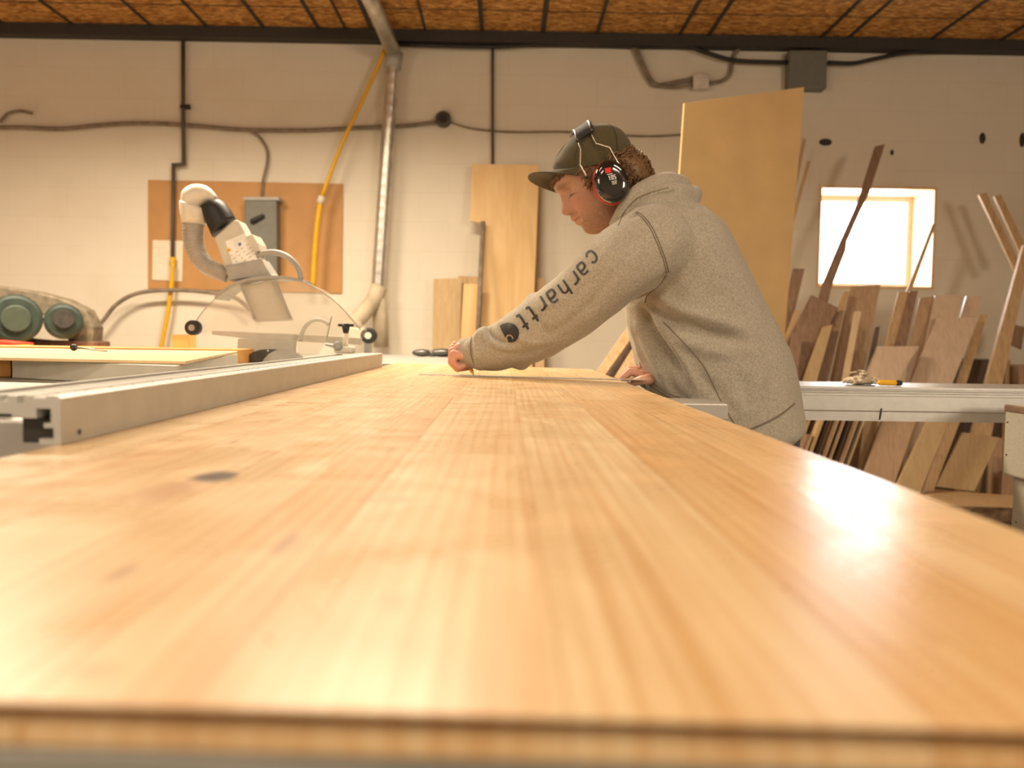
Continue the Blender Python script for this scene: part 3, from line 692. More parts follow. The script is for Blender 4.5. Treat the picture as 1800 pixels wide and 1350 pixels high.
o = wtube('black_cable', [(1455, 110), (1500, 111), (1540, 103), (1600, 92), (1700, 88)], .06, .014, M['black']); tag(o, 'black cable rising right from the square grey box', 'cable')
for px, py, rx, rz, lb in [(1451, 250, .045, .024, 'dark oval hole in the wall left of the window top'), (1727, 243, .022, .038, 'dark mark on the wall high right of the window'),
                       (1568, 268, .012, .020, 'tiny dark mark on the wall beside the long dark stick'), (1797, 246, .02, .05, 'dark mark on the wall at the right edge of view')]:
    bm = bmesh.new(); add_ellipsoid(bm, wpx(px, py, .002), rx, .008, rz); tag(bm_obj('wall_patch', bm, M['dark_trim'], smooth=True), lb, 'wall mark')

# green motor, far left, on its bench
mo = thing('green_motor', 'dark green machine motor with round end at the far left', 'motor', at(60, 590, 4.6))
Y = 4.6
bm = bmesh.new(); add_cyl(bm, at(28, 560, Y-.15), at(28, 560, Y+.35), .125, 36); bm_obj('motor_end', bm, M['green'], mo, bevel=.02)
bm = bmesh.new(); add_cyl(bm, at(28, 560, Y-.17), at(28, 560, Y-.15), .07, 30); bm_obj('end_plate', bm, simple('dull_green', (.05, .065, .045, 1), .5), mo, bevel=.006)
bm = bmesh.new(); add_cyl(bm, at(112, 565, Y-.05), at(112, 565, Y+.3), .095, 30); bm_obj('pulley', bm, M['green'], mo, bevel=.02)
bm = bmesh.new(); add_cyl(bm, at(112, 560, Y-.07), at(112, 560, Y-.05), .05, 30); bm_obj('pulley_face', bm, M['dark_steel'], mo)
frontal('belt_cover', [(-20, 500), (60, 512), (110, 525), (150, 545), (165, 575), (163, 606), (120, 600), (90, 560), (40, 540), (-20, 520)], Y+.1, .12, simple('dusty_cover', (.17, .14, .095, 1), .7, 0, .4), mo, .01)
frontal('motor_mount', [(-20, 590), (60, 598), (165, 600), (165, 625), (-20, 625)], Y+.05, .2, M['brown_rust'], mo, .01)
bz = at(80, 612, 4.5).z
bn = thing('workbench', 'workbench with a tan wooden top carrying the green motor', 'bench', (-2.6, 4.7, 0))
box('bench_top', -3.7, at(165, 610, 4.5).x, 4.4, 5.2, bz-.05, bz, M['oak'], bn, .004)
for x in (-3.6, at(165, 610, 4.5).x-.1):
    for y in (4.45, 5.1): box('leg', x, x+.07, y, y+.07, 0, bz-.05, M['oak'], bn)
o = frontal('red_case', [(-30, 598), (22, 603), (24, 616), (-30, 618)], 3.4, .15, M['red']); tag(o, 'red case at the far left edge in front of the green motor', 'case')
o = frontal('yellow_block', [(23, 606), (40, 607), (40, 617), (23, 617)], 3.42, .08, M['yellow']); tag(o, 'small yellow block right beside the red case', 'block')
o = frontal('wood_block', [(302, 588), (331, 588), (332, 614), (302, 614)], 3.6, .09, M['oak']); tag(o, 'small brown wooden block standing behind the blade guard wheel', 'block')
cs = thing('rear_cabinet', 'low cabinet behind the saw carrying blocks and case', 'cabinet', (-1.6, 3.7, 0))
zc_ = min(at(316, 614, 3.6).z, at(10, 618, 3.4).z)-.001
box('cabinet_body', at(-40, 600, 3.4).x, at(345, 600, 3.6).x, 3.32, 3.8, 0, zc_, M['white_paint'], cs, .004)
# ================================================================ the man
HY = 2.09                                   # depth of his middle plane at the head
BYC = 2.06                                  # ... at the torso
def skin_material():
    m, nt, b = new_mat('skin'); L = nt.links.new
    at_ = N(nt, 'ShaderNodeAttribute'); at_.attribute_name = 'col'
    tc = N(nt, 'ShaderNodeTexCoord'); nz = N(nt, 'ShaderNodeTexNoise'); nz.inputs['Scale'].default_value = 260; nz.inputs['Detail'].default_value = 3
    L(tc.outputs['Object'], nz.inputs['Vector'])
    mx = N(nt, 'ShaderNodeMix'); mx.data_type = 'RGBA'; mx.blend_type = 'MULTIPLY'; mx.inputs[0].default_value = .35
    cr = N(nt, 'ShaderNodeValToRGB'); cr.color_ramp.elements[0].position = .35; cr.color_ramp.elements[0].color = (.75, .66, .6, 1)
    cr.color_ramp.elements[1].position = .6; cr.color_ramp.elements[1].color = (1, 1, 1, 1)
    L(nz.outputs['Fac'], cr.inputs[0]); L(at_.outputs['Color'], mx.inputs[6]); L(cr.outputs[0], mx.inputs[7])
    L(mx.outputs[2], b.inputs['Base Color']); b.inputs['Roughness'].default_value = .5
    b.inputs['Subsurface Weight'].default_value = .06; b.inputs['Subsurface Radius'].default_value = (.012, .004, .002)
    b.inputs['Subsurface Scale'].default_value = .6
    return m
def fabric(name, lo, hi, scale=900, bump=.5):
    m, nt, b = new_mat(name); L = nt.links.new
    tc = N(nt, 'ShaderNodeTexCoord'); nz = N(nt, 'ShaderNodeTexNoise'); nz.inputs['Scale'].default_value = scale; nz.inputs['Detail'].default_value = 2
    n2 = N(nt, 'ShaderNodeTexNoise'); n2.inputs['Scale'].default_value = scale*.25
    L(tc.outputs['Object'], nz.inputs['Vector']); L(tc.outputs['Object'], n2.inputs['Vector'])
    ad = N(nt, 'ShaderNodeMath'); ad.operation = 'MULTIPLY_ADD'; ad.inputs[1].default_value = .35; L(n2.outputs['Fac'], ad.inputs[0]); 
    m2 = N(nt, 'ShaderNodeMath'); m2.operation = 'MULTIPLY'; m2.inputs[1].default_value = .65; L(nz.outputs['Fac'], m2.inputs[0]); L(m2.outputs[0], ad.inputs[2])
    cr = N(nt, 'ShaderNodeValToRGB'); cr.color_ramp.elements[0].position = .36; cr.color_ramp.elements[0].color = lo
    cr.color_ramp.elements[1].position = .64; cr.color_ramp.elements[1].color = hi
    L(ad.outputs[0], cr.inputs[0]); L(cr.outputs[0], b.inputs['Base Color']); b.inputs['Roughness'].default_value = .95
    b.inputs['Sheen Weight'].default_value = .25; b.inputs['Specular IOR Level'].default_value = .1
    bp = N(nt, 'ShaderNodeBump'); bp.inputs['Strength'].default_value = bump; bp.inputs['Distance'].default_value = .001
    L(nz.outputs['Fac'], bp.inputs['Height']); L(bp.outputs[0], b.inputs['Normal'])
    return m
M['skin'] = skin_material()
M['fleece'] = fabric('heather_fleece', (.26, .232, .185, 1), (.495, .455, .375, 1))
M['rib'] = fabric('rib_knit', (.23, .20, .155, 1), (.43, .38, .30, 1), 1200)
M['seam'] = simple('seam_thread', (.19, .155, .11, 1), .9)
M['denim'] = fabric('navy_denim', (.012, .017, .035, 1), (.03, .04, .07, 1), 1200)
M['cap'] = fabric('olive_canvas', (.060, .050, .025, 1), (.105, .086, .046, 1), 1600, .4)
M['hair'] = simple('brown_hair', (.16, .085, .035, 1), .55, 0, .35, 160, .0)
M['print'] = simple('black_print', (.025, .024, .024, 1), .7)

feetx = at(1330, 700, 2.06).x
man = thing('person', 'man in grey hooded sweatshirt, olive cap and ear muffs leaning over the table top', 'person', (feetx, 2.06, 0))

# ---- head and neck ------------------------------------------------------------
PIT = math.radians(33); cP, sP = math.cos(PIT), math.sin(PIT)
HO = at(1065, 318, HY)
def hw(a, y, b):
    """head coordinates: a forward, y sideways, b up"""
    a *= 1.025; b *= 1.025
    return Vector((HO.x - a*cP - b*sP, HO.y + y, HO.z - a*sP + b*cP))
lv = [(-.235, .050, -.085, .072), (-.20, .040, -.080, .064), (-.165, .030, -.074, .060), (-.135, .026, -.070, .058), (-.115, .036, -.070, .0575), (-.104, .052, -.071, .0565), (-.097, .073, -.071, .055),
      (-.092, .088, -.071, .054), (-.082, .0965, -.070, .0545), (-.070, .099, -.071, .0565), (-.056, .1005, -.074, .0595), (-.040, .1035, -.078, .0635), (-.022, .1035, -.082, .0675),
      (0, .101, -.087, .071), (.022, .1035, -.090, .0735), (.042, .1105, -.092, .0755), (.058, .1095, -.090, .0765), (.074, .094, -.082, .070), (.088, .072, -.070, .058), (.098, .045, -.052, .042), (.104, .015, -.035, .024), (.106, -.010, -.014, .003)]
L4 = catmull([tuple(v) for v in lv], 8)
bs = [v[0] for v in lv]
mid = [(-.235, 0), (-.11, 0), (-.092, .000), (-.085, .004), (-.074, .0075), (-.064, .005), (-.0566, .0055), (-.051, .0115), (-.046, .0115), (-.0404, .0095), (-.037, .0145), (-.031, .0135), (-.0235, .010),
       (-.0205, .0165), (-.0145, .0245), (-.0075, .0265), (0, .0225), (.010, .0155), (.020, .0095), (.030, .0035), (.038, .002), (.046, .0015), (.06, 0), (.12, 0)]
mb = [m_[0] for m_ in mid]; mv = [m_[1] for m_ in mid]
sgb = [-.235, -.092, -.074, -.056, -.046, -.037, -.027, -.022, -.010, .005, .020, .032, .05, .12]
sgv = [.02, .020, .019, .020, .022, .022, .012, .0125, .0115, .0085, .0075, .010, .02, .02]
def g(x, s): return math.exp(-(x/s)**2)
nH = 128; hv = []; hc = []; hf = []
SK = np.array((.46, .265, .19)); 
for (b, af, ab, wv) in L4:
    for k in range(nH):
        t = 2*PI*k/nH; cs = math.cos(t); sn = math.sin(t)
        p = 0.86 if cs > 0 else 1.0
        a = (af+ab)/2 + (af-ab)/2*math.copysign(abs(cs)**p, cs); y = wv*math.copysign(abs(sn)**.95, sn)
        col = SK.copy()
        if cs > 0:
            a += np.interp(b, mb, mv) * g(y, np.interp(b, sgb, sgv))
            ay = abs(y)
            a -= .0135*g(ay-.030, .016)*g(b-.024, .012)              # socket
            a += .0070*g(ay-.031, .0095)*g(b-.0185, .0070)           # lidded eyeball
            a += .0045*g(ay-.028, .018)*g(b-.041, .008)              # brow
            a += .004*g(ay-.046, .018)*g(b+.006, .016)              # cheekbone
            a += .0045*g(ay-.0135, .0055)*g(b+.0145, .0075)            # nostril wing
            a -= .003*g(ay-.022, .005)*g(b+.036, .010)              # corner of the mouth
            y += math.copysign(.003*g(ay-.052, .02)*g(b+.004, .02), y)
            # colouring
            red = .55*g(ay-.04, .025)*g(b+.012, .022) + .5*g(ay, .016)*g(b+.010, .012)
            col = col*(1-red) + np.array((.44, .165, .12))*red
            lip = max(g(b+.0405, .0075)*g(ay, .024) * (1 if ay < .026 else .3), 0)
            lip *= 1 if -.053 < b < -.031 else .3
            col = col*(1-.75*lip) + np.array((.50, .17, .12))*.75*lip
            ml = g(b+.0404, .0013)*(1 if ay < .023 else 0); col = col*(1-.6*ml)
            br = min(1, 1.5*g(b-.0405+.12*max(0, ay-.036), .0056)*g(ay-.032, .019))
            col = col*(1-.85*br) + np.array((.20, .10, .05))*.75*br
            ls = min(1, 1.6*g(b-.0125+.0015*((ay-.031)/.01)**2, .0019)*g(ay-.032, .0125))
            col = col*(1-.95*ls) + np.array((.09, .045, .03))*.8*ls
            fo = g(b-.0275, .0018)*g(ay-.031, .013); col = col*(1-.5*fo)
            nst = g(b+.0215, .0022)*g(ay-.008, .004); col = col*(1-.6*nst)
        # stubble on jaw, chin and upper lip
        jaw = 1/(1+math.exp((b+.040+.012*(1-max(cs, 0)))/.006)) * (1 if b > -.13 else max(0, 1-(-.13-b)/.03))
        if cs > 0 and abs(y) < .03 and -.030 < b < -.022: jaw = .5
        st = min(1, jaw)*(.72 if a > -.02 else .45)
        if -.053 < b < -.031 and abs(y) < .026 and cs > 0: st *= .15
        n_ = noise.noise(Vector((a*400, y*400, b*400)))
        st *= (.85+.5*n_)
        col = col*(1-st) + np.array((.20, .09, .038))*st
        hv.append(hw(a, y, b)); hc.append(col)
nl = len(L4)
for i in range(nl-1):
    for k in range(nH):
        k2 = (k+1) % nH; hf.append((i*nH+k, i*nH+k2, (i+1)*nH+k2, (i+1)*nH+k))
hf.append(tuple(range(nH))[::-1]); hf.append(tuple((nl-1)*nH+k for k in range(nH)))
parts_v = [tuple(v) for v in hv]; parts_f = list(hf); parts_c = [tuple(c)+(1,) for c in hc]
def add_mesh(me, colf):
    base = len(parts_v)
    for v in me.vertices: parts_v.append(tuple(v.co)); parts_c.append(tuple(colf(v.co))+(1,))
    for p in me.polygons: parts_f.append(tuple(base+i for i in p.vertices))
# ears
bm = bmesh.new()
for s in (-1, 1):
    add_ellipsoid(bm, hw(-.006, s*.076, .004), .017, .007, .030, Matrix.Rotation(PIT, 3, 'Y'))
me = fuse(bm, .003, 2); add_mesh(me, lambda c: SK*.9)

# ---- hands --------------------------------------------------------------------
def hand_mesh(palm, fingers, voxel=.0016):
    bm = bmesh.new()
    for a, b, ra, rb in palm: add_capsule(bm, a, b, ra, rb, 16)
    for ch in fingers:
        for (a, ra), (b, rb) in zip(ch, ch[1:]): add_capsule(bm, a, b, ra, rb, 14)
        a, ra = ch[0]
    return fuse(bm, voxel, 5, .5)
A = lambda x, y, Y: at(x, y, Y)
LW = (830, 622, 2.035)
palm = []; fng = []
ks = [((797, 622, 2.002)), ((795, 617, 2.020)), ((796, 612, 2.040)), ((800, 607, 2.060))]     # knuckles little -> index
wr = [(824, 626, 2.010), (823, 623, 2.022), (822, 620, 2.036), (822, 617, 2.050)]
for (kx, ky, kY), (wx, wy, wY) in zip(ks, wr): palm.append((A(wx, wy, wY), A(kx+4, ky+2, kY), .0125, .0105))
palm.append((A(838, 620, 2.03), A(824, 621, 2.032), .0255, .021))
palm.append((A(815, 628, 2.02), A(812, 618, 2.045), .014, .014)); palm.append((A(808, 612, 2.02), A(810, 634, 2.02), .0145, .0135)); palm.append((A(818, 634, 2.02), A(816, 610, 2.03), .015, .014))
fng.append([(A(797, 622, 2.002), .0098), (A(796, 638, 2.000), .0090), (A(806, 646, 2.006), .0080), (A(816, 643, 2.012), .0074)])
fng.append([(A(795, 617, 2.020), .0102), (A(794, 637, 2.018), .0094), (A(804, 648, 2.022), .0085), (A(818, 646, 2.030), .0078)])
fng.append([(A(796, 612, 2.040), .0104), (A(797, 634, 2.042), .0096), (A(809, 647, 2.046), .0086), (A(822, 646, 2.056), .0078)])
fng.append([(A(800, 607, 2.060), .0102), (A(803, 630, 2.066), .0094), (A(815, 643, 2.072), .0084), (A(824, 646, 2.078), .0076)])
fng.append([(A(822, 618, 2.052), .0125), (A(828, 631, 2.078), .0105), (A(824, 641, 2.090), .0092), (A(820, 646, 2.084), .0082)])
mh = hand_mesh(palm, fng)
HC = np.array((.62, .34, .24)); HR = np.array((.58, .22, .16))
def handcol(ks_):
    kk = [A(*k) for k in ks_]
    def f(c):
        m_ = min((Vector(c)-k).length for k in kk); t = math.exp(-(m_/.012)**2)
        return HC*(1-t*.6)+HR*t*.6
    return f
add_mesh(mh, handcol(ks + [(796, 638, 2.0), (794, 637, 2.018)]))
# right hand, holding the end of the ruler from the far side
k2 = [(1118, 655, 1.985), (1120, 652, 2.005), (1123, 650, 2.025), (1127, 650, 2.043)]
palm = []; fng = []
for (kx, ky, kY) in k2: palm.append((A(1150, 664, kY), A(kx+2, ky+2, kY), .013, .0105))
palm.append((A(1175, 668, 2.02), A(1150, 665, 2.015), .025, .021))
fng.append([(A(1118, 655, 1.985), .0100), (A(1107, 653, 1.984), .0090), (A(1097, 662, 1.985), .0082), (A(1091, 667, 1.987), .0070)])
fng.append([(A(1120, 652, 2.005), .0102), (A(1106, 650, 2.006), .0092), (A(1096, 659, 2.008), .0082), (A(1091, 664.5, 2.01), .0070)])
fng.append([(A(1123, 650, 2.025), .0100), (A(1109, 649, 2.026), .0090), (A(1099, 657, 2.028), .0082), (A(1095, 663, 2.03), .0070)])
fng.append([(A(1127, 650, 2.043), .0094), (A(1115, 650, 2.045), .0086), (A(1106, 657, 2.047), .0076), (A(1103, 661, 2.048), .0066)])
fng.append([(A(1145, 666, 1.975), .0130), (A(1128, 668, 1.962), .0110), (A(1114, 672, 1.968), .0095), (A(1108, 674, 1.975), .0080)])
add_mesh(hand_mesh(palm, fng), handcol(k2))
# trunk, arms and legs inside the clothes
bm = bmesh.new()
add_capsule(bm, at(1135, 395, BYC), at(1200, 500, BYC), .07, .095); add_capsule(bm, at(1200, 500, BYC), at(1290, 700, BYC), .095, .095)
add_capsule(bm, at(1150, 430, 1.90), at(985, 555, 1.955), .045, .036); add_capsule(bm, at(985, 555, 1.955), at(828, 622, 2.032), .036, .024)
add_capsule(bm, at(1150, 430, 2.22), at(1190, 575, 2.27), .045, .036); add_capsule(bm, at(1190, 575, 2.27), at(1165, 667, 2.03), .036, .024)
add_capsule(bm, at(1140, 430, 1.92), at(1140, 430, 2.2), .055, .055)
hipx = at(1300, 740, BYC).x; hz = at(1300, 740, BYC).z
for s in (-1, 1):
    add_capsule(bm, (hipx, BYC+s*.075, hz-.05), (hipx-.02, BYC+s*.10, .50), .075, .058); add_capsule(bm, (hipx-.02, BYC+s*.10, .50), (hipx+.03, BYC+s*.11, .09), .055, .038)
me = fuse(bm, .009, 6); add_mesh(me, lambda c: SK)
body = mesh_obj('body', parts_v, parts_f, M['skin'], man, True)
ca = body.data.color_attributes.new('col', 'FLOAT_COLOR', 'POINT')
ca.data.foreach_set('color', np.array(parts_c, dtype=np.float32).ravel())

# ---- jeans and boots -------------------------------------------------------------
bm = bmesh.new()
F0 = at(1215, 760, BYC); B0 = at(1406, 752, BYC)
hz0 = at(1390, 760, BYC).z
loft(bm, [ring_fb(Vector((hipx-.14, BYC, z)), Vector((at(1398, 765, BYC).x, BYC, z)), w_, 40) for z, w_ in ((hz0+.05, .165), (hz0-.02, .175), (hz0-.12, .175), (hz0-.16, .16))])
for s in (-1, 1):
    add_tube(bm, [Vector((hipx+.005, BYC+s*.088, hz0-.08)), Vector((hipx-.01, BYC+s*.095, .62)), Vector((hipx-.02, BYC+s*.10, .5)), Vector((hipx, BYC+s*.105, .3)), Vector((hipx+.025, BYC+s*.11, .075))], [.098, .092, .078, .072, .068], 24, 4)
me = fuse(bm, .009, 4); link_mesh('jeans', me, M['denim'], man)
bm = bmesh.new()
for s in (-1, 1):
    y = BYC+s*.11
    add_capsule(bm, (hipx+.03, y, .06), (hipx-.16, y+s*.01, .045), .052, .044); add_capsule(bm, (hipx+.03, y, .06), (hipx+.03, y, .13), .05, .048)
me = fuse(bm, .006, 3)
for v in me.vertices: v.co.z = max(v.co.z, .002)
link_mesh('work_boots', me, simple('brown_leather', (.10, .05, .025, 1), .6), man)

# ---- hoodie -------------------------------------------------------------------------
def R_(f, b, w_, Y=BYC, p=.9): return (f[0], f[1], b[0], b[1], w_, Y)
rings = [R_((1190, 812), (1392, 762), .178), R_((1178, 778), (1406, 748), .186), R_((1162, 738), (1400, 712), .188), R_((1136, 690), (1396, 672), .186), R_((1120, 645), (1384, 628), .184),
         R_((1110, 600), (1365, 582), .184), R_((1100, 550), (1334, 526), .188), R_((1088, 500), (1304, 466), .196), R_((1082, 455), (1274, 413), .200),
         R_((1085, 418), (1250, 386), .185), R_((1090, 396), (1222, 364), .150), R_((1096, 378), (1185, 348), .105), R_((1100, 366), (1165, 338), .082)]
bm = bmesh.new(); rr = []
for q in catmull(rings, 5): rr.append(ring_fb(at(q[0], q[1], BYC), at(q[2], q[3], BYC), q[4], 48, .9))
loft(bm, rr)
# near (left) sleeve
sl = [((1165, 428), 70, 1.925), ((1140, 436), 71, 1.900), ((1085, 470), 66, 1.885), ((1032, 517), 58, 1.90), ((980, 556), 55, 1.93), ((930, 588), 52, 1.965), ((888, 606), 43, 1.99), ((857, 615), 38, 2.01), ((836, 619), 30.5, 2.022), ((828, 620.5), 27, 2.028), ((812, 622), 24.5, 2.036)]
add_tube(bm, [at(p[0], p[1], Y) for p, r, Y in sl], [r*Y/FPX for p, r, Y in sl], 40, 5)
# far (right) sleeve
sr = [((1150, 428), 70, 2.20), ((1160, 470), 66, 2.25), ((1178, 530), 60, 2.28), ((1185, 590), 54, 2.26), ((1180, 635), 46, 2.18), ((1160, 655), 34, 2.09), ((1140, 660), 25, 2.04)]
add_tube(bm, [at(p[0], p[1], Y) for p, r, Y in sr], [r*Y/FPX for p, r, Y in sr], 32, 5)
# shoulders
for x, y, Y, r in ((852, 596, 1.99, 22), (846, 632, 2.0, 20), (905, 566, 1.965, 20), (945, 538, 1.95, 24), (915, 632, 1.98, 20)): add_ellipsoid(bm, at(x, y, Y), r/760, r/760, r/760)
add_capsule(bm, at(1150, 424, 1.94), at(1165, 400, 2.06), .086, .08, 24); add_capsule(bm, at(1165, 400, 2.06), at(1150, 424, 2.19), .08, .086, 24)
# hood: collar roll on both sides of the neck, then the bunched sack behind
for s in (-1, 1):
    ys = [(1082, 402, .062, 15), (1098, 372, .080, 16), (1118, 348, .088, 18), (1145, 333, .086, 20), (1170, 326, .066, 21), (1190, 328, .03, 20), (1196, 330, 0, 19)]
    add_tube(bm, [at(x, y, HY-.01+s*o) for x, y, o, r in ys], [r/720 for x, y, o, r in ys], 20, 5)
    ys = [(1120, 372, .095, 20), (1150, 352, .105, 20), (1180, 343, .10, 19), (1208, 345, .06, 17), (1216, 348, 0, 17)]
    add_tube(bm, [at(x, y, HY-.01+s*o) for x, y, o, r in ys], [r/720 for x, y, o, r in ys], 20, 5)
    add_tube(bm, [at(1165, 316, HY+s*.03), at(1183, 318, HY+s*.035), at(1196, 330, HY+s*.02)], [.010, .013, .013], 14, 4)
add_tube(bm, [at(1214, 345, HY-.085), at(1219, 343, HY-.04), at(1220, 344, HY+.04), at(1214, 348, HY+.085)], [.016, .0205, .0205, .016], 20, 4)
hood_me = fuse(bm, .0048, 6, .5)
# sculpt folds on the side that faces us and on the top of the sleeve
FOLDS = [  # polyline, amplitude (m, + = ridge), sigma px
    ([(858, 571), (862, 586), (872, 596), (888, 603)], -.0062, 3.6), ([(850, 570), (855, 590), (866, 604), (886, 612), (910, 613)], .0045, 5),
    ([(838, 583), (836, 600), (838, 618), (846, 640)], .003, 4), ([(830, 590), (829, 610), (832, 640)], -.003, 3.5),
    ([(1172, 478), (1165, 492), (1145, 505), (1120, 522), (1095, 535)], -.006, 6), 
    ([(1105, 545), (1080, 562), (1045, 585), (1010, 600), (975, 612)], .003, 9), ([(1060, 500), (1030, 540), (990, 575), (950, 590)], -.0032, 9), ([(1075, 430), (1050, 470), (1020, 500)], .003, 9),
    ([(930, 545), (945, 560), (960, 590)], -.0035, 5), ([(895, 568), (905, 585), (925, 600), (960, 606)], .003, 6),
    ([(960, 608), (930, 622), (890, 622)], -.003, 7), ([(1000, 520), (975, 535), (955, 538)], .003, 5),
    ([(1135, 535), (1160, 553), (1200, 575), (1250, 590), (1310, 603)], -.0095, 10), ([(1150, 520), (1200, 545), (1260, 562), (1320, 585)], .006, 10),
    ([(1180, 590), (1230, 612), (1290, 625)], .005, 12), ([(1125, 540), (1145, 575), (1175, 620), (1200, 660)], -.012, 7), ([(1118, 560), (1135, 600), (1160, 650), (1180, 690)], .007, 8),
    ([(1150, 560), (1175, 600), (1205, 640), (1230, 690)], .005, 9), ([(1160, 655), (1190, 690), (1215, 712)], -.004, 8),
    ([(1102, 548), (1118, 590), (1130, 640)], .006, 6), ([(1195, 560), (1240, 580), (1290, 592)], -.004, 6), ([(1090, 470), (1060, 510), (1030, 560)], -.003, 8), ([(880, 560), (876, 580), (884, 600)], .003, 4),
    ([(1320, 600), (1335, 640), (1340, 690)], .004, 14), ([(1300, 650), (1310, 690), (1320, 720)], -.004, 12), ([(1210, 640), (1260, 690), (1300, 735)], -.003, 10),
    ([(1100, 372), (1120, 352), (1150, 343), (1180, 338), (1195, 332)], -.006, 3.5), ([(1108, 385), (1130, 362), (1165, 352), (1200, 356), (1222, 366)], -.007, 3.5),
    ([(1120, 372), (1150, 356), (1185, 350), (1215, 356)], .003, 5), ([(1215, 430), (1190, 470), (1180, 520)], -.003, 12), ([(1240, 420), (1260, 470), (1270, 520)], .003, 16)]
co = np.array([v.co[:] for v in hood_me.vertices]); no = np.array([v.normal[:] for v in hood_me.vertices])
Rm = np.array(M3); cc_ = (co - np.array(CAM)) @ Rm
PX = 900 + FPX*cc_[:, 0]/-cc_[:, 2]; PY = 675 - FPX*cc_[:, 1]/-cc_[:, 2]
facing = np.clip(((np.array(CAM)-co)*no).sum(1)/np.linalg.norm(np.array(CAM)-co, axis=1)*2.2+.15, 0, 1)
near = co[:, 1] < 2.12
disp = np.zeros(len(co))
for pl, amp, sg in FOLDS:
    pl = np.array(catmull(pl, 4)); dmin = np.full(len(co), 1e9); par = np.zeros(len(co)); n = len(pl)-1
    for i in range(n):
        a, b = pl[i], pl[i+1]; ab = b-a; t = np.clip(((PX-a[0])*ab[0]+(PY-a[1])*ab[1])/(ab@ab), 0, 1)
        d_ = np.hypot(PX-a[0]-t*ab[0], PY-a[1]-t*ab[1]); m_ = d_ < dmin; dmin[m_] = d_[m_]; par[m_] = (i+t[m_])/n
    taper = np.clip(np.sin(np.clip(par, 0, 1)*PI)*1.6+.15, 0, 1)
    disp += 1.45*amp*np.exp(-(dmin/sg)**2)*taper
disp *= facing*near
CO = [v.co.copy() for v in hood_me.vertices]; NO = [v.normal.copy() for v in hood_me.vertices]
for i, v in enumerate(hood_me.vertices):
    c = CO[i]; n1 = noise.noise(c*9)*.004 + noise.noise(c*22)*.0022
    CO[i] = c + NO[i]*(float(disp[i]) + n1)
hood_me.vertices.foreach_set('co', np.array([c[:] for c in CO], dtype=np.float32).ravel())
hood_me.update()
hoodie = link_mesh('hooded_sweatshirt', hood_me, M['fleece'], man)
bvh = BVHTree.FromPolygons([v.co.copy() for v in hood_me.vertices], [tuple(p.vertices) for p in hood_me.polygons])
def hit(px, py, off=.0006, tree=None):
    d = ray(px, py).normalized(); loc, nn, i, ds = (tree or bvh).ray_cast(CAM, d)
    if loc is None: return None
    return loc + nn*off, nn
def path_on(pts, off=.0006, sub=6, tree=None):
    out = []
    for x, y in catmull(pts, sub):
        h = hit(x, y, off, tree)
        if h: out.append(h[0])
    return out
def seam(name, pts, r=.0011, off=.0004, mat='seam', par=None, sub=8):
    P = path_on(pts, off, sub)
    if len(P) > 2: return tube(name, P, r, M[mat], par or hoodie, n=6)
arm = [(1116, 374), (1128, 382), (1142, 400), (1152, 420), (1160, 440), (1167, 460), (1172, 480)]
seam('shoulder_seam', arm); seam('shoulder_seam', [(x+3.5, y-1.5) for x, y in arm])
seam('side_seam', [(1166, 566), (1190, 590), (1215, 616), (1238, 645), (1252, 672), (1265, 700), (1285, 735), (1296, 750)])
seam('waistband_seam', [(1316, 757), (1345, 745), (1372, 730), (1396, 711)]); seam('waistband_seam', [(1290, 764), (1316, 754.5), (1345, 742.5), (1372, 727.5), (1397, 708)])
seam('pocket_seam', [(1120, 640), (1130, 662), (1150, 682), (1175, 697), (1195, 703)]); seam('pocket_seam', [(1124, 636), (1134, 658), (1154, 678), (1178, 693), (1196, 699)])
seam('cuff_seam', [(829, 592), (827, 606), (828, 622), (834, 645)], .0009)
seam('sleeve_seam', [(1134, 532), (1138, 520), (1160, 500), (1171, 484)], .0012)
seam('hood_seam', [(1087, 396), (1098, 372), (1118, 350), (1145, 338), (1175, 330)], .0010)
# orange tag on the pocket
def strip_patch(name, poly, mat, par, off=.0012, res=1.0):
    xs = [p[0] for p in poly]; ys = [p[1] for p in poly]
    def inside(x, y):
        c = False; n = len(poly)
        for i in range(n):
            x1, y1 = poly[i]; x2, y2 = poly[(i+1) % n]
            if (y1 > y) != (y2 > y) and x < (x2-x1)*(y-y1)/(y2-y1)+x1: c = not c
        return c
    bm = bmesh.new(); cache = {}
    def vert(i, j):
        if (i, j) not in cache:
            h = hit(min(xs)+i*res, min(ys)+j*res, off); cache[(i, j)] = bm.verts.new(h[0]) if h else None
        return cache[(i, j)]
    for i in range(int((max(xs)-min(xs))/res)+1):
        for j in range(int((max(ys)-min(ys))/res)+1):
            if inside(min(xs)+(i+.5)*res, min(ys)+(j+.5)*res):
                q = [vert(i, j), vert(i+1, j), vert(i+1, j+1), vert(i, j+1)]
                if all(q): bm.faces.new(q)
    for v in bm.verts: pass
    r = bmesh.ops.extrude_face_region(bm, geom=list(bm.faces))
    for v in [e for e in r['geom'] if isinstance(e, bmesh.types.BMVert)]: v.co = v.co + (CAM-v.co).normalized()*.0003
    return bm_obj(name, bm, mat, par)
strip_patch('orange_tag', [(1126, 655), (1131, 653), (1136, 665), (1132, 669)], simple('orange_tag', (.85, .36, .05, 1), .7), hoodie)
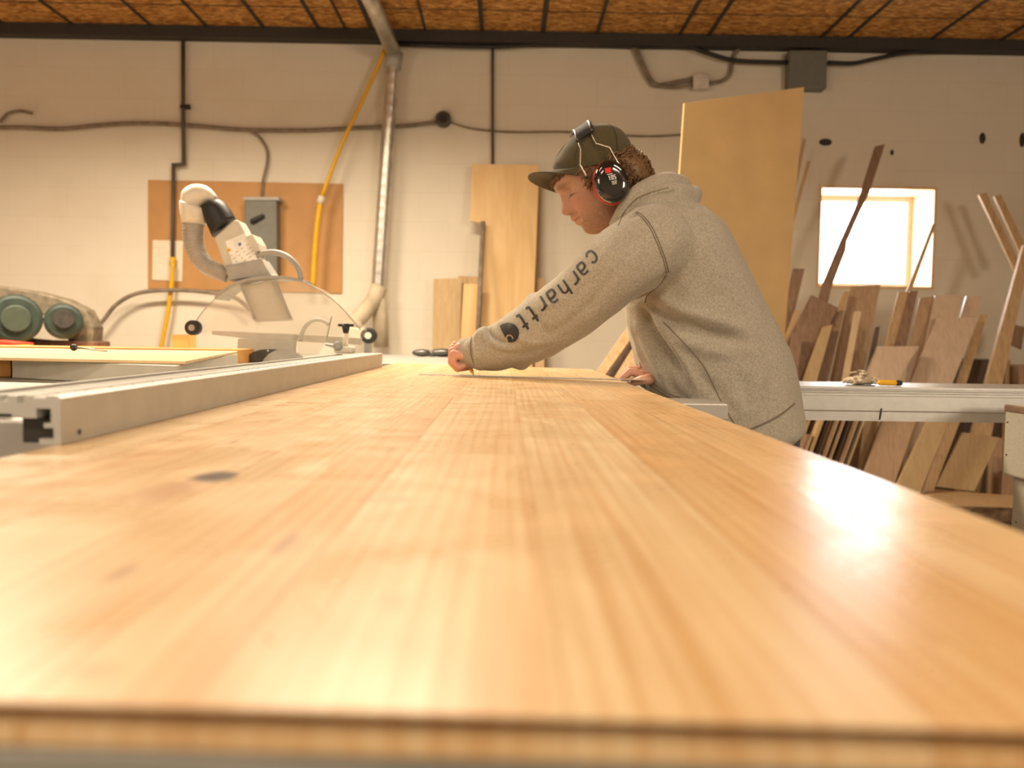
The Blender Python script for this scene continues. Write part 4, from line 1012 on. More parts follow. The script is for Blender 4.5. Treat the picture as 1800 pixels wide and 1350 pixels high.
# sleeve lettering ---------------------------------------------------------------------
GL = {'C': [[(.88, .80), (.75, .97), (.5, 1.02), (.22, .88), (.12, .5), (.22, .12), (.5, -.02), (.75, .03), (.88, .2)]],
      'a': [[(.15, .97), (.55, 1.0), (.80, .86), (.84, .6), (.84, 0)], [(.84, .60), (.45, .60), (.18, .5), (.12, .28), (.2, .06), (.45, 0), (.84, .02)]],
      'r': [[(.18, 0), (.18, 1.0)], [(.18, .62), (.3, .9), (.52, 1.0), (.82, 1.0)]],
      'h': [[(.15, 0), (.15, 1.45)], [(.15, .7), (.28, .93), (.55, 1.0), (.78, .88), (.84, .6), (.84, 0)]],
      't': [[(.42, 1.42), (.42, .2), (.52, .02), (.84, 0)], [(.10, 1.0), (.84, 1.0)]]}
def glyph(bm, strokes, org, rd, up, sw, sh, wdt):
    for st in strokes:
        q = catmull(st, 5) if len(st) > 2 else [np.array(st[0])+(np.array(st[1])-np.array(st[0]))*t for t in np.linspace(0, 1, 12)]
        P = [np.array(org)+np.array(rd)*p[0]*sw+np.array(up)*p[1]*sh for p in q]
        prev = None
        for i, p in enumerate(P):
            t = P[min(i+1, len(P)-1)]-P[max(i-1, 0)]; t = t/max(np.hypot(*t), 1e-6); nn = np.array((-t[1], t[0]))*wdt/2
            cur = []
            for s in (-1, -.33, .33, 1):
                h = hit(*(p+nn*s), .0010); cur.append(bm.verts.new(h[0]) if h else None)
            if prev:
                for a in range(3):
                    f = [prev[a], prev[a+1], cur[a+1], cur[a]]
                    if all(f) and max((f[0].co-x.co).length for x in f) < .02: bm.faces.new(f)
            prev = cur
bm = bmesh.new()
cent = [(1040.5, 451), (1024, 472.5), (1009, 488.5), (991, 505), (971, 521), (951, 533.5), (934.5, 549), (917.5, 563)]
for i, ch in enumerate('Carhartt'):
    a = np.array(cent[max(i-1, 0)]); b = np.array(cent[min(i+1, 7)]); rd = (b-a)/np.hypot(*(b-a))
    if i >= 1: rd = rd*.5+np.array((-.77, .64))*.5
    rd = rd/np.hypot(*rd)
    up = np.array((rd[1], -rd[0])); up = up*.9+np.array((0, .2)); up /= np.hypot(*up)
    adv = 18.5 if ch != 't' else 15.5; hgt = 20 + (1.5 if i > 3 else 0)
    hh = 1.0
    if ch == 'C': adv, hgt = 19, 20
    org = np.array(cent[i]) - rd*adv*.5 - up*hgt*.5*hh
    glyph(bm, GL[ch], org, rd, up, adv, hgt, 4.2 if i > 3 else 3.7)
bmesh.ops.recalc_face_normals(bm, faces=bm.faces)
bm_obj('sleeve_lettering', bm, M['print'], hoodie)
cx, cy = 897, 584
logo = [(879.5, 573), (884, 569.5), (892, 567.5), (899, 568), (906, 571.5), (911.5, 578), (913, 586), (911, 594), (906.5, 599.5), (901, 602), (895, 601.5), (891, 598.5), (888, 592), (884, 585), (881, 579)]
strip_patch('sleeve_emblem', logo, M['print'], hoodie, .0010, .6)
def ringpts(cx, cy, r0, a0=0, a1=2*PI, n=22): return [(cx+r0*math.cos(t), cy+r0*math.sin(t)) for t in np.linspace(a0, a1, n)]
bm = bmesh.new(); pr_ = []
for t in np.linspace(math.radians(130), math.radians(370), 26):
    row = []
    for rr_ in (4.4, 6.6):
        h = hit(896.5+rr_*math.cos(t), 594.5+rr_*math.sin(t), .0018); row.append(bm.verts.new(h[0]))
    if pr_: bm.faces.new([pr_[0], pr_[1], row[1], row[0]])
    pr_ = row
bm_obj('emblem_ring', bm, simple('grey_print', (.42, .37, .30, 1), .8), hoodie)
# ribbed cuffs
bm = bmesh.new()
c0, c1, c2 = at(829, 620.5, 2.028), at(818, 621.5, 2.034), at(810.5, 622, 2.037)
add_tube(bm, [c0, c0.lerp(c1, .5), c1, c2], [.0372, .0362, .0352, .0345], 40)
bm_obj('cuff', bm, M['rib'], hoodie, smooth=True)
bm = bmesh.new(); add_tube(bm, [at(1150, 657, 2.065), at(1138, 661, 2.035)], [.036, .032], 30); bm_obj('cuff', bm, M['rib'], hoodie, smooth=True)

# ---- hair ---------------------------------------------------------------------------------
random.seed(11)
bm = bmesh.new()
hair_rings = []
for b, af, ab, wv in [(-.06, -.045, -.086, .058), (-.04, -.02, -.096, .070), (-.01, .012, -.104, .079), (.015, .045, -.096, .080), (.03, .05, -.085, .076), (.04, .045, -.07, .055)]:
    hair_rings.append([hw((af+ab)/2+(af-ab)/2*math.cos(t), wv*math.sin(t), b) for t in [2*PI*k/40 for k in range(40)]])
loft(bm, hair_rings)
def curl(a, y, b, ln, r, turns, dirv, th=.0022):
    base = hw(a, y, b); d = Vector(dirv).normalized(); u = d.orthogonal().normalized(); v = d.cross(u); ph = random.uniform(0, 6.28)
    pts = [base + d*ln*t + (u*math.cos(ph+turns*2*PI*t)+v*math.sin(ph+turns*2*PI*t))*r*(1-.3*t) for t in np.linspace(0, 1, 12)]
    add_tube(bm, pts, [th*(1-.5*t) for t in np.linspace(0, 1, 12)], 6)
down = Vector((sP*.35, 0, -1))
for i in range(850):       # curls at the back of the head
    ang = random.uniform(-1.75, 1.75); b = random.uniform(-.082, .036)
    ab = np.interp(b, [-.08, -.04, 0, .045], [-.085, -.099, -.103, -.088]); wv = np.interp(b, [-.08, -.04, 0, .045], [.055, .070, .081, .084])
    a = (ab-.003)*math.cos(ang)*1.0 + .003; y = wv*math.sin(ang)
    if a > -.008: continue
    curl(a, y, b, random.uniform(.018, .032), random.uniform(.0045, .0085), random.uniform(.9, 1.9), (.45*math.cos(ang)+random.uniform(-.4, .4), .5*math.sin(ang)+random.uniform(-.4, .4), -.8), random.uniform(.0016, .0028))
for i in range(230):       # temples and sideburns
    s = random.choice((-1, 1)); a = random.uniform(.0, .046); b = random.uniform(.005, .052)
    b = max(b, .0 + .5*max(0, a-.02)) 
    wy = .0765*math.sqrt(max(.05, 1-((a-.008)/.108)**2)) + .003
    curl(a, s*wy, b+.004, random.uniform(.018, .030), .0022, .6, (sP*-.5+random.uniform(-.25, .25), s*.1, -1), .0019)
for i in range(150):       # fringe under the brim
    y = random.uniform(-.062, .062); b = random.uniform(.060, .068); a = .1105*math.sqrt(max(.05, 1-(y/.088)**2))+.001
    curl(a, y, b, random.uniform(.005, .010), .0018, .6, (-.1+random.uniform(-.3, .3), random.uniform(-.5, .5), -1), .0019)
hair = bm_obj('curly_hair', bm, M['hair'], man, smooth=True)

# ---- cap --------------------------------------------------------------------------------------
cap_r = [((979, 311), (1108, 294), .0855), ((976, 302), (1110, 284), .0875), ((973, 290), (1111, 272), .089), ((981, 272), (1108, 255), .0865), ((993, 255), (1100, 241), .080), ((1009, 238), (1087, 228), .065), ((1024, 226), (1066, 222.5), .036), ((1042, 221.5), (1049, 221), .006)]
bm = bmesh.new(); cr_ = []
for q in catmull([(f[0], f[1], b[0], b[1], w_) for f, b, w_ in cap_r], 6): cr_.append(ring_fb(at(q[0], q[1], HY), at(q[2], q[3], HY), q[4], 72, .96))
inner = [[p + (sum(r_, Vector())/len(r_) - p).normalized()*.003 for p in r_] for r_ in cr_]
loft(bm, cr_, cap=False)
top = [v for v in bm.verts][-72:]; bm.faces.new(top)
me_cap = bpy.data.meshes.new('crown'); bmesh.ops.recalc_face_normals(bm, faces=bm.faces)
bm.to_mesh(me_cap); bm.free()
CN = [(p.co.copy(), p.normal.copy()) for p in me_cap.vertices]
for p, (c_, n_) in zip(me_cap.vertices, CN):
    p.co = c_ + n_*noise.noise(c_*26)*.0022
cap = link_mesh('cap', me_cap, M['cap'], man)
s_ = cap.modifiers.new('s', 'SOLIDIFY'); s_.thickness = .002; s_.offset = -1
tree_cap = BVHTree.FromPolygons([v.co.copy() for v in me_cap.vertices], [tuple(p.vertices) for p in me_cap.polygons])
def ringpath(idx, t0, t1, n=26, off=.0012):
    r_ = cr_[idx]; out = []
    c = sum(r_, Vector())/len(r_)
    for t in np.linspace(t0, t1, n):
        f = (t % 1.0)*72; i = int(f) % 72; p = r_[i].lerp(r_[(i+1) % 72], f-int(f)); out.append(p+(p-c).normalized()*off)
    return out
for t in (0, 1/6, 1/3, .5, 2/3, 5/6):     # panel seams
    P = []
    for i in range(3, len(cr_)-2):
        f = t*72; k = int(f) % 72; P.append(cr_[i][k] + (cr_[i][k]-sum(cr_[i], Vector())/72).normalized()*.0006)
    tube('panel_seam', P, .0009, simple('olive_thread', (.05, .042, .02, 1), .9), cap, n=6)
tube('sweatband_edge', ringpath(1, 0, 1, 73, .0005), .0016, M['cap'], cap, n=8)
bm = bmesh.new(); add_ellipsoid(bm, at(1046, 221.5, HY), .006, .006, .003); bm_obj('top_button', bm, M['cap'], cap, smooth=True)
# brim
bm = bmesh.new(); nu, nv = 25, 12; top_ = []; bot_ = []
root_c = at(1046, 298, HY); 
for j in range(nv+1):
    v = j/nv; rt = []; rb2 = []
    for i in range(nu+1):
        u = -1+2*i/nu; ang = u*1.12
        c_ = at(1044, 303, HY); fr = at(978, 306, HY); ax = (fr-c_)
        ro = c_ + ax*math.cos(ang)*1.0 + Vector((0, .087*math.sin(ang), 0))
        tipd = at(928, 300, HY) - fr
        ex = (1-abs(u)**2.6)**.5 if abs(u) < 1 else 0
        p_ = ro + tipd*v*(ex)
        p_ += Vector((0, 0, -.017))*(u*u)*min(1, v*1.4)*1.0 + Vector((0, 0, .005))*math.sin(v*PI)*(1-u*u)
        p_ += Vector((0, 0, -.002))*v*v + Vector((0, 0, -.011))*(1+u)*min(1, v*1.5)
        rt.append(bm.verts.new(p_)); rb2.append(bm.verts.new(p_-Vector((0, 0, .003))))
    top_.append(rt); bot_.append(rb2)
for j in range(nv):
    for i in range(nu):
        bm.faces.new([top_[j][i], top_[j][i+1], top_[j+1][i+1], top_[j+1][i]]); bm.faces.new([bot_[j][i], bot_[j+1][i], bot_[j+1][i+1], bot_[j][i+1]])
for i in range(nu): bm.faces.new([top_[nv][i], top_[nv][i+1], bot_[nv][i+1], bot_[nv][i]]); bm.faces.new([top_[0][i+1], top_[0][i], bot_[0][i], bot_[0][i+1]])
for j in range(nv):
    bm.faces.new([top_[j][0], top_[j+1][0], bot_[j+1][0], bot_[j][0]]); bm.faces.new([top_[j+1][nu], top_[j][nu], bot_[j][nu], bot_[j+1][nu]])
bmesh.ops.remove_doubles(bm, verts=bm.verts, dist=.0002)
bm_obj('brim', bm, M['cap'], cap, smooth=True)

# ---- ear muffs ---------------------------------------------------------------------------------
mu = bpy.data.objects.new('ear_muffs', None); C.objects.link(mu); mu.location = HO; mu.parent = man; mu.matrix_parent_inverse = man.matrix_basis.inverted()
mu['label'] = 'black ear muffs with red rings and steel wire headband'
bpy.context.view_layer.update()
def pmu(o): return o
def part(o): o.parent = mu; o.matrix_parent_inverse = mu.matrix_world.inverted(); return o
M['gloss'] = simple('gloss_black', (.008, .008, .009, 1), .12, 0, .05, coat=1.0)
M['red_ring'] = simple('red_plastic', (.62, .025, .02, 1), .35)
M['wire'] = simple('bright_wire', (.75, .72, .66, 1), .25, .9)
ccx, ccy = 1076, 317.5
def cup(s):
    Yo = HY + s*.128; tilt = math.radians(14)
    c = at(ccx, ccy, HY-.125); c = Vector((c.x, 0, c.z)) 
    if s > 0: c = c
    def ell(rx, rz, Y, dx=0, dz=0, n=48):
        o = []
        for k in range(n):
            t = 2*PI*k/n; x = rx*math.cos(t)*(1-.06*math.sin(t)); z = rz*math.sin(t)
            o.append(Vector((c.x+dx+x*math.cos(tilt)+z*math.sin(tilt)*-1, Y, c.z+dz+x*math.sin(tilt)+z*math.cos(tilt))))
        return o
    Yh = HY + s*.078
    q = lambda f: Yh + s*f
    bm = bmesh.new(); loft(bm, [ell(.020, .026, q(.0)), ell(.034, .043, q(.001)), ell(.0375, .047, q(.008)), ell(.0365, .046, q(.017)), ell(.033, .042, q(.0185))]); part(bm_obj('ear_cushion', bm, M['black'], smooth=True))
    bm = bmesh.new(); loft(bm, [ell(.036, .0465, q(.0185)), ell(.0415, .051, q(.0195)), ell(.042, .052, q(.0225)), ell(.041, .051, q(.0255)), ell(.037, .0470, q(.026))]); part(bm_obj('red_ring', bm, M['red_ring'], smooth=True))
    bm = bmesh.new(); loft(bm, [ell(.0385, .0485, q(.0255)), ell(.0400, .050, q(.028)), ell(.0400, .0500, q(.036)), ell(.0375, .0475, q(.043)), ell(.032, .0415, q(.0475)), ell(.022, .030, q(.0495)), ell(.010, .014, q(.0503)), ell(.001, .001, q(.0505))]); o = bm_obj('ear_cup', bm, M['gloss'], smooth=True); part(o)
    return o
c1_ = cup(-1); cup(1)
tr_cup = BVHTree.FromPolygons([v.co.copy() for v in c1_.data.vertices], [tuple(p.vertices) for p in c1_.data.polygons])
def cup_patch(name, quads, mat):
    bm = bmesh.new()
    for q in quads:
        hs_ = [hit(x, y, .0007, tr_cup) for x, y in q]
        if all(hs_): bm.faces.new([bm.verts.new(h[0]) for h in hs_])
    o = bm_obj(name, bm, mat); o.parent = c1_; o.matrix_parent_inverse = c1_.matrix_world.inverted(); return o
rot = math.radians(-12)
def rq(cx, cy, w_, h_, a=rot):
    return [(cx+x*math.cos(a)-y*math.sin(a), cy+x*math.sin(a)+y*math.cos(a)) for x, y in ((-w_/2, -h_/2), (w_/2, -h_/2), (w_/2, h_/2), (-w_/2, h_/2))]
bpy.context.view_layer.update()
mw = simple('white_ink', (.8, .78, .74, 1), .5)
cup_patch('red_logo', [rq(1069, 299.5, 11, 9)], M['red_ring'])
cup_patch('small_print', [rq(1072+.25*0, 306.0, 10, 1.3)] + [rq(1079.5+i*.3, 318.5+i*2.4, 10-i, 1.0) for i in range(3)], mw)
def num(ch, cx, cy):
    seg = {'1': [((0, 0), (0, 1)), ((0, 1), (-.3, .75))], '0': [((-.35, 0), (-.35, 1)), ((-.35, 1), (.35, 1)), ((.35, 1), (.35, 0)), ((.35, 0), (-.35, 0))],
           '5': [((.35, 1), (-.35, 1)), ((-.35, 1), (-.35, .55)), ((-.35, .55), (.35, .55)), ((.35, .55), (.35, 0)), ((.35, 0), (-.35, 0))]}[ch]
    out = []
    for (x0, y0), (x1, y1) in seg:
        ax, ay, bx, by = x0*3.6, -(y0-.5)*7, x1*3.6, -(y1-.5)*7
        l_ = math.hypot(bx-ax, by-ay) or 1; nx, ny = -(by-ay)/l_*.65, (bx-ax)/l_*.65; ex, ey = (bx-ax)/l_*.6, (by-ay)/l_*.6
        qd = [(ax-ex+nx, ay-ey+ny), (bx+ex+nx, by+ey+ny), (bx+ex-nx, by+ey-ny), (ax-ex-nx, ay-ey-ny)]
        out.append([(cx+x*math.cos(rot)-y*math.sin(rot), cy+x*math.sin(rot)+y*math.cos(rot)) for x, y in qd])
    return out
cup_patch('rating_number', num('1', 1071.5, 312.8) + num('0', 1076, 311.9) + num('5', 1080.7, 310.9), mw)
# headband pad and wires (near side, then mirrored to the far side)
def wpt(px, py, Y): return at(px, py, Y)
w1 = [(1016, 249, .087), (1018, 255, .090), (1021, 263, .094), (1020, 290, .108), (1031, 309, .118)]
w2 = [(1038, 233, .082), (1041, 239, .086), (1048, 252, .094), (1072, 259, .106), (1086, 285, .116), (1102, 307, .120)]
for s in (-1, 1):
    for wl in (w1, w2):
        P = []
        for x, y, o in wl:
            v = at(x, y, HY-o); P.append(Vector((v.x, HY+s*o, v.z)))
        part(tube('wire_yoke', P, .0017, M['wire'], n=8))
    for (x, y) in ((1031, 309), (1102, 307)):
        v = at(x, y, HY-.115); part(tube('yoke_pivot', [Vector((v.x, HY+s*.108, v.z)), Vector((v.x+.001, HY+s*.121, v.z-.004))], .0036, M['black'], n=10))
bm = bmesh.new(); rr = []
def arcp(px, py, ph): 
    v = at(px, py, HY); return Vector((v.x+.006*(1-math.cos(ph)), HY+.087*math.sin(ph), v.z-.044*(1-math.cos(ph))))
for ph in np.linspace(-1.42, 1.42, 31):
    p0 = arcp(1007, 234, ph); p1 = arcp(1030, 219, ph); n_ = Vector((-(p1.z-p0.z)*.0, math.sin(ph), math.cos(ph))).normalized()*.0045
    rr.append([p0-n_, p1-n_, p1+n_, p0+n_])
loft(bm, rr); part(bm_obj('headband_pad', bm, simple('grey_rubber', (.022, .022, .025, 1), .8), smooth=False, bevel=.002))
for (x, y) in ((1006.5, 234), (1030.5, 218)):
    part(tube('band_edge', [arcp(x, y, ph) for ph in np.linspace(-1.45, 1.45, 25)], .0045, M['dark_steel'], n=10))
# ================================================================ leaning boards
def lean(name, label, pts, Y0, mat, k=.22, thick=.018, skew=0.0, ground=True, group=None, cat='board', side=None, z0=0.0):
    """outline seen from the camera, lying on a leaning plane that meets z0 at depth Y0; runs down to z0.
    pts: top-left, top-right, bottom-right, bottom-left"""
    Nn = Vector((-skew, 1, -k)).normalized(); P0 = Vector((1.6, Y0, z0))
    P = [onplane(x, y, P0, Nn) for x, y in pts]
    if ground:
        for i, j in ((-1, 0), (-2, 1)):
            a, b = P[j], P[i]
            if b.z > z0+.005 and a.z-b.z > .02: P[i] = a + (b-a)*((a.z-z0)/(a.z-b.z))
    bm = bmesh.new(); add_prism(bm, P, Nn*thick)
    o = bm_obj(name, bm, mat, bevel=.0015)
    for v in o.data.vertices: v.co.z = max(v.co.z, z0+.001)
    return tag(o, label, cat, group)
W_ = {'brown': wood('walnut_ply', (.21, .125, .08, 1), (.33, .21, .135, 1)), 'tan': wood('tan_wood', (.44, .285, .145, 1), (.60, .42, .23, 1)),
      'mid': wood('mid_ply', (.38, .25, .15, 1), (.50, .34, .21, 1)), 'pink': wood('pink_ply', (.56, .42, .30, 1), (.68, .53, .40, 1), .28),
      'pale': wood('pale_wood', (.62, .46, .28, 1), (.75, .58, .38, 1)), 'dark': wood('dark_ply', (.085, .055, .038, 1), (.14, .09, .06, 1)),
      'gold': wood('gold_mdf', (.46, .32, .16, 1), (.54, .39, .21, 1)), 'bark': simple('bark', (.15, .09, .05, 1), .85, 0, .5, 30, .6, 90)}
# the tall yellow sheet behind the man
lean('fibreboard_sheet', 'tall yellow fibreboard sheet leaning behind the man', [(1203, 181), (1414, 153), (1376, 640), (1172, 640)], 4.0, M['mdf'], k=.10, thick=.012, skew=.35, cat='sheet')
# left of him on the wall
lean('notched_plywood', 'tall pale plywood offcut with a notch cut in its left side', [(830, 288), (948, 290), (940, 500), (936, 650), (838, 650), (848, 392), (826, 389)], 5.6, M['ply'], k=.09, thick=.018, ground=False, cat='offcut')
def lean_box(*a, **k_): return lean(*a, **k_)
lean('brown_offcut', 'upright brown board left of the notched plywood offcut', [(762, 490), (812, 489), (808, 620), (760, 620)], 5.62, W_['gold'], k=.10)
lean('brown_backing_board', 'brown board standing furthest back beside the notched plywood', [(806, 485), (842, 486), (838, 600), (806, 600)], 5.72, W_['tan'], k=.07)
lean('pale_strip', 'narrow pale strip between the brown board and the notched plywood', [(815, 499), (841, 499), (834, 620), (808, 620)], 5.52, M['ply'], k=.08)
lean('brown_offcut', 'brown board just showing right of the notched plywood offcut', [(938, 487), (957, 490), (956, 600), (936, 600)], 5.70, W_['tan'], k=.07)
o = tube('dark_pole', [at(849, 390, 5.72), at(838, 640, 5.45)], .016, M['cable']); tag(o, 'slim dark pole leaning behind the notched plywood', 'pole')
lean('leg_post', 'pale upright post below the man\'s sleeve', [(941, 620), (957, 620), (957, 660), (941, 660)], 4.6, W_['tan'], k=.0, thick=.05)
bm = bmesh.new(); 
for x, y, r in ((742, 601, .035), (760, 603, .02), (778, 600, .04), (792, 602, .025)):
    c = at(x, y, 4.0); c.z = SZ-.003+r*.5; add_ellipsoid(bm, c, r*1.4, r, r*.5)
me = fuse(bm, .006, 2); tag(link_mesh('dark_clamp', me, M['dark_steel']), 'low dark clamp lying on the grey rear table left of the hand', 'clamp')
# two slanted boards seen between his arm and the table
lean('slanted_board', 'brown slanting board with pale edge seen under the man\'s outstretched arm', [(1113, 560), (1124, 575), (1062, 662), (1044, 658)], 3.6, W_['tan'], k=.5, thick=.02, ground=False, z0=.6)
lean('slanted_board', 'dark slanting board close behind the pale edged one under the arm', [(1122, 572), (1132, 578), (1078, 664), (1060, 662)], 3.66, W_['dark'], k=.5, thick=.02, ground=False, z0=.6)
lean('slanted_sheet', 'tan panel right of the slanting boards below the man\'s arm', [(1128, 580), (1190, 580), (1190, 680), (1076, 664)], 3.75, W_['tan'], k=.5, thick=.02, ground=False, z0=.6)
# upper stack ------------------------------------------------------------------
G = None
LST = [
 ('board', 'dark brown board top immediately right of the yellow sheet', [(1394, 472), (1415, 472), (1397, 547), (1380, 544)], 5.05, 'brown', .22),
 ('board', 'narrow tan board below the dark brown one beside the yellow sheet', [(1398, 545), (1408, 545), (1388, 606), (1376, 606)], 4.95, 'tan', .20),
 ('stick', 'short thin stick showing at the yellow sheet\'s upper right edge', [(1412, 242), (1417, 246), (1408, 290), (1403, 290)], 5.35, 'tan', .16),
 ('stick', 'longer thin stick close to the yellow sheet\'s right edge', [(1420, 282), (1425, 284), (1400, 376), (1394, 376)], 5.25, 'tan', .18),
 ('board', 'tapered dark offcut below the long stick, its lower end squared', [(1427, 519), (1473, 541), (1440, 590), (1409, 581)], 4.86, 'brown', .25),
 ('board', 'grey brown board standing in the stack beneath the window\'s left half', [(1496, 503), (1548, 500), (1520, 640), (1466, 640)], 5.02, 'mid', .23),
 ('board', 'tan narrow board left of the grey brown one below the window', [(1484, 512), (1494, 512), (1452, 640), (1440, 640)], 4.97, 'tan', .23),
 ('board', 'dark board between tan strips beneath the window', [(1468, 548), (1484, 545), (1458, 660), (1438, 660)], 4.90, 'brown', .23),
 ('board', 'tan board in front of the dark boards behind the rag', [(1446, 575), (1464, 570), (1436, 670), (1410, 670)], 4.84, 'gold', .24),
 ('board', 'brown board lowest behind the man\'s hip', [(1394, 583), (1412, 585), (1400, 670), (1380, 670)], 4.80, 'brown', .24),
 ('strip', 'pale upright strip in front of the grey brown board', [(1503, 547), (1514, 547), (1497, 640), (1486, 640)], 4.88, 'pale', .22),
 ('board', 'dark upright board just right of the grey brown board', [(1540, 575), (1547, 573), (1533, 660), (1522, 660)], 4.9, 'dark', .22),
 ('board', 'tan board rising below the middle of the window sill', [(1580, 513), (1600, 513), (1568, 640), (1548, 640)], 5.0, 'tan', .24),
 ('board', 'dark brown board below the window\'s lower right corner', [(1600, 511), (1614, 511), (1586, 640), (1566, 640)], 4.98, 'brown', .24),
 ('sheet', 'large brown sheet right of the dark board under the window', [(1618, 523), (1660, 520), (1634, 640), (1590, 640)], 4.95, 'mid', .25),
 ('sheet', 'shiny sheet corner showing above the big pinkish sheet', [(1644, 520), (1692, 518), (1672, 600), (1628, 600)], 4.92, 'pink', .25),
 ('sheet', 'small shiny sheet corner rightmost above the big pinkish sheet', [(1699, 520), (1727, 520), (1700, 600), (1676, 600)], 4.97, 'pink', .25),
 ('sheet', 'big light pinkish sheet leaning behind the beam', [(1649, 558), (1721, 558), (1668, 690), (1592, 690)], 4.84, 'pink', .26),
 ('board', 'tan board edge right of the big pinkish sheet', [(1722, 553), (1736, 553), (1694, 690), (1676, 690)], 4.88, 'tan', .26),
 ('offcut', 'light triangular offcut leaning low right of the rag', [(1543, 609), (1615, 609), (1562, 690), (1540, 690)], 4.76, 'pink', .26),
 ('stick', 'thin pale stick leaning up across the window\'s right side', [(1640, 393), (1645, 395), (1585, 560), (1575, 560)], 5.2, 'tan', .2),
]
for nm, lb, pts, Y0, mt, k_ in LST:
    lean('leaning_'+nm, lb, pts, Y0, W_[mt], k=k_, thick=.016, cat=nm)
tube_o = lean('long_stick', 'long dark stick leaning across the left of the window', [(1539, 257), (1556, 253), (1528, 340), (1512, 372), (1489, 424), (1487, 440), (1462, 505), (1448, 560), (1430, 560), (1446, 500), (1466, 452), (1477, 426), (1504, 366), (1514, 338)], 5.1, W_['brown'], k=.17, thick=.02, ground=False, cat='stick')
lean('leaning_plank', 'brown plank slanting down to the right, left of a leaning pair', [(1721, 342), (1734, 338), (1796, 470), (1784, 476)], 5.3, W_['tan'], k=.12, thick=.02, ground=False, cat='plank')
lean('leaning_plank', 'brown plank slanting down to the right, right of a leaning pair', [(1748, 345), (1760, 342), (1812, 450), (1802, 462)], 5.3, W_['tan'], k=.12, thick=.02, ground=False, cat='plank')
lean('upright_plank', 'tall plank leaning right toward the wall at the right edge', [(1800, 430), (1815, 430), (1770, 640), (1742, 640)], 5.0, W_['tan'], k=.18, thick=.03, ground=True, cat='plank')
0 and lean('small_offcut', 'small dark offcut near the right edge above the wooden crate', [(1750, 552), (1768, 545), (1772, 560), (1760, 572)], 5.5, W_['brown'], k=.1, thick=.02, ground=False, cat='offcut')
lean('brown_offcut', 'brown offcut hanging at the right edge beside the tall plank', [(1782, 570), (1802, 575), (1796, 614), (1774, 604)], 5.4, W_['brown'], k=.1, thick=.02, ground=False, cat='offcut')
# low dark crate behind the beam's right end
cr1 = thing('wooden_crate', 'dark wooden crate standing behind the right end of the beam', 'crate', at(1730, 700, 5.2))
x0, x1 = at(1697, 650, 5.4).x, at(1772, 650, 5.4).x; zt_ = at(1730, 632, 5.4).z
box('crate_body', x0, x1, 5.4, 5.8, 0.001, zt_, W_['dark'], cr1, .004); box('corner_strip', x1-.03, x1, 5.38, 5.4, 0.001, zt_, W_['tan'], cr1)
x2 = at(1774, 650, 5.15).x
o = box('wooden_box', x1+.012, x1+.42, 5.3, 5.7, .001, at(1780, 643, 5.3).z, W_['mid'], bevel=.004); tag(o, 'plain brown wooden box right of the dark crate', 'box')
# lower stack, seen under the beam: a row of thin boards with pale edges ---------------
yb_ = 4.55
edges = [(1421, 8, 'brown', 'brown thin board leftmost under the beam beside the jeans'), (1434, 10, 'brown', 'shorter brown board second from the jeans under the beam'), (1446, 6, 'tan', 'thin tan board third from the jeans'), (1460, 12, 'dark', 'thick dark board right of the thin tan one under the beam'),
         (1473, 5, 'brown', 'brown thin board right of the thick dark one'), (1484, 5, 'brown', 'middle brown board of the tight row under the beam'), (1495, 6, 'dark', 'dark laminated board in the tight row under the beam'), (1507, 6, 'brown', 'brown board near the right end of the tight row'), (1517, 8, 'dark', 'dark board closing the tight row at its right end')]
for i, (x, wd, mt, lb) in enumerate(edges):
    t = thing('thin_board', lb, 'board', at(x-20, 850, yb_), 'thin boards in a row under the beam')
    top_y = 690 if i not in (1,) else 765
    yy = yb_ + (.05 if i % 3 == 0 else 0)
    bx = x-(850-737)*.36
    def fp(px0, py0, w0, yq): return at(px0+w0, py0, yq)
    sl_ = -.36
    pb = 905
    P = [at(x+(top_y-737)*sl_-wd/2, top_y, yy), at(x+(top_y-737)*sl_+wd/2, top_y, yy), at(x+(pb-737)*sl_+wd/2, pb, yy), at(x+(pb-737)*sl_-wd/2, pb, yy)]
    for q in (2, 3):
        a_ = P[1 if q == 2 else 0]; P[q] = a_ + (P[q]-a_)*((a_.z-.002)/(a_.z-P[q].z))
    Pe = [p + Vector((0, .0, 0)) for p in P]
    prism('panel', P, (0, .2, 0), W_[mt], t, .001)
    e_ = 2.2
    Q = [P[0].lerp(P[1], .60)-Vector((0, .002, 0)), P[1]-Vector((0, .002, 0)), P[2]-Vector((0, .002, 0)), P[3].lerp(P[2], .60)-Vector((0, .002, 0))]
    prism('raw_edge', Q, (0, .0018, 0), W_['gold'], t)
LS2 = [
 ('board', 'tall brown board left of the broad tan panel under the beam', [(1524, 690), (1552, 690), (1527, 830), (1508, 826)], 4.62, 'tan', .10),
 ('sheet', 'broad brown plywood panel leaning under the middle of the beam', [(1568, 690), (1628, 690), (1571, 855), (1517, 835)], 4.52, 'mid', .14),
 ('sheet', 'golden fibreboard panel right of the broad brown one', [(1650, 700), (1684, 700), (1617, 868), (1576, 854)], 4.50, 'gold', .16),
 ('board', 'brown board leaning behind the golden fibreboard panel', [(1678, 710), (1700, 710), (1640, 866), (1622, 863)], 4.60, 'tan', .16),
]
for nm, lb, pts, Y0, mt, k_ in LS2:
    lean('lower_'+nm, lb, pts, Y0, W_[mt], k=k_, thick=.018, cat=nm, z0=.08 if 'golden' in lb else .0)
for i, (x, lb) in enumerate(((1594, 'leftmost thin pale slat showing just under the beam'), (1602, 'middle thin pale slat showing just under the beam'), (1612, 'rightmost thin pale slat showing just under the beam'))):
    lean('thin_batten', lb, [(x, 700), (x+5, 700), (x-8, 760), (x-13, 760)], 4.66+.03*i, W_['pale'], k=.2, thick=.01, cat='slat')
slz = at(1650, 873, 4.45).z
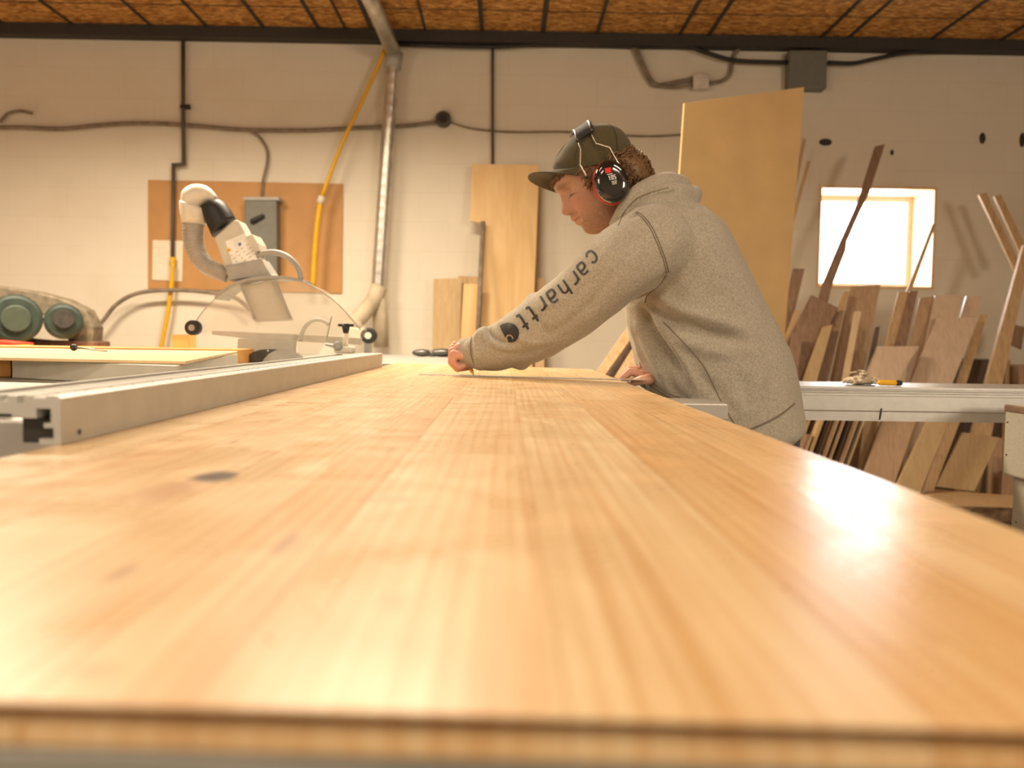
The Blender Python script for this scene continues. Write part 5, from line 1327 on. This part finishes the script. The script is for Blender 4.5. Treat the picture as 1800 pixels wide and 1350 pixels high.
lean('short_sheet', 'short square fibreboard leaning on the stacked slabs', [(1692, 760), (1757, 769), (1713, 868), (1645, 855)], 4.62, W_['gold'], k=.22, thick=.018, ground=False, cat='sheet', z0=slz)
lean('short_post', 'short tan upright right of the square fibreboard', [(1737, 790), (1744, 790), (1744, 860), (1736, 860)], 4.8, W_['tan'], k=.1, thick=.02, cat='post')
lean('short_post', 'wider brown upright beside the machine post', [(1747, 770), (1763, 770), (1758, 868), (1744, 868)], 4.85, W_['mid'], k=.1, thick=.03, cat='post')
lean('brown_offcut', 'rough brown offcut beside the foot of the machine post', [(1762, 828), (1800, 830), (1800, 868), (1760, 868)], 4.72, W_['mid'], k=.1, thick=.03, cat='offcut')
# live edge slabs
def live(name, label, pts, zb_, zt_, mat):
    t = thing(name, label, 'slab', onz(pts[0][0], pts[0][1], zb_))
    P = [onz(x, y, zt_) for x, y in pts]
    prism('sawn_face', [p - Vector((0, 0, .004)) for p in P], (0, 0, .004), mat, t)
    bm = bmesh.new(); c = sum(P, Vector())/len(P); n = len(P); ring = []
    Pq = []
    for i in range(n):
        a, b = P[i], P[(i+1) % n]
        for s in range(8): Pq.append(a.lerp(b, s/8))
    rings = []
    for j, f in enumerate((0, .3, .6, 1)):
        z = zt_-.004 + (zb_-zt_+.004)*f; rings.append([Vector((p.x, p.y, z)) + (Vector((p.x-c.x, p.y-c.y, 0)).normalized())*(noise.noise(p*6+Vector((j, 0, 0)))*.018+.008*math.sin(f*PI)) for p in Pq])
    loft(bm, rings); bm_obj('bark_edge', bm, W_['bark'], t)
zA = at(1700, 905, 4.25).z
sl1t = slz; sl1b = slz-.075; sl0t = sl1b-.002; sl0b = max(.001, sl0t-.07)
live('live_edge_slab', 'rough live edge slab on top of the low stack by the machine post', [(1625, 873), (1640, 857), (1710, 866), (1800, 872), (1810, 892), (1668, 888)], sl1b, sl1t, W_['tan'])
live('live_edge_slab', 'second live edge slab, underneath the rough top one', [(1700, 916), (1640, 870), (1720, 874), (1810, 880), (1812, 912), (1770, 916)], sl0b, sl0t, W_['tan'])
o = box('support_block', at(1700, 900, 4.6).x, at(1800, 900, 4.6).x+.1, 4.35, 4.9, .001, sl0b-.001, W_['bark']); tag(o, 'dark timber block beneath the two live edge slabs', 'block')
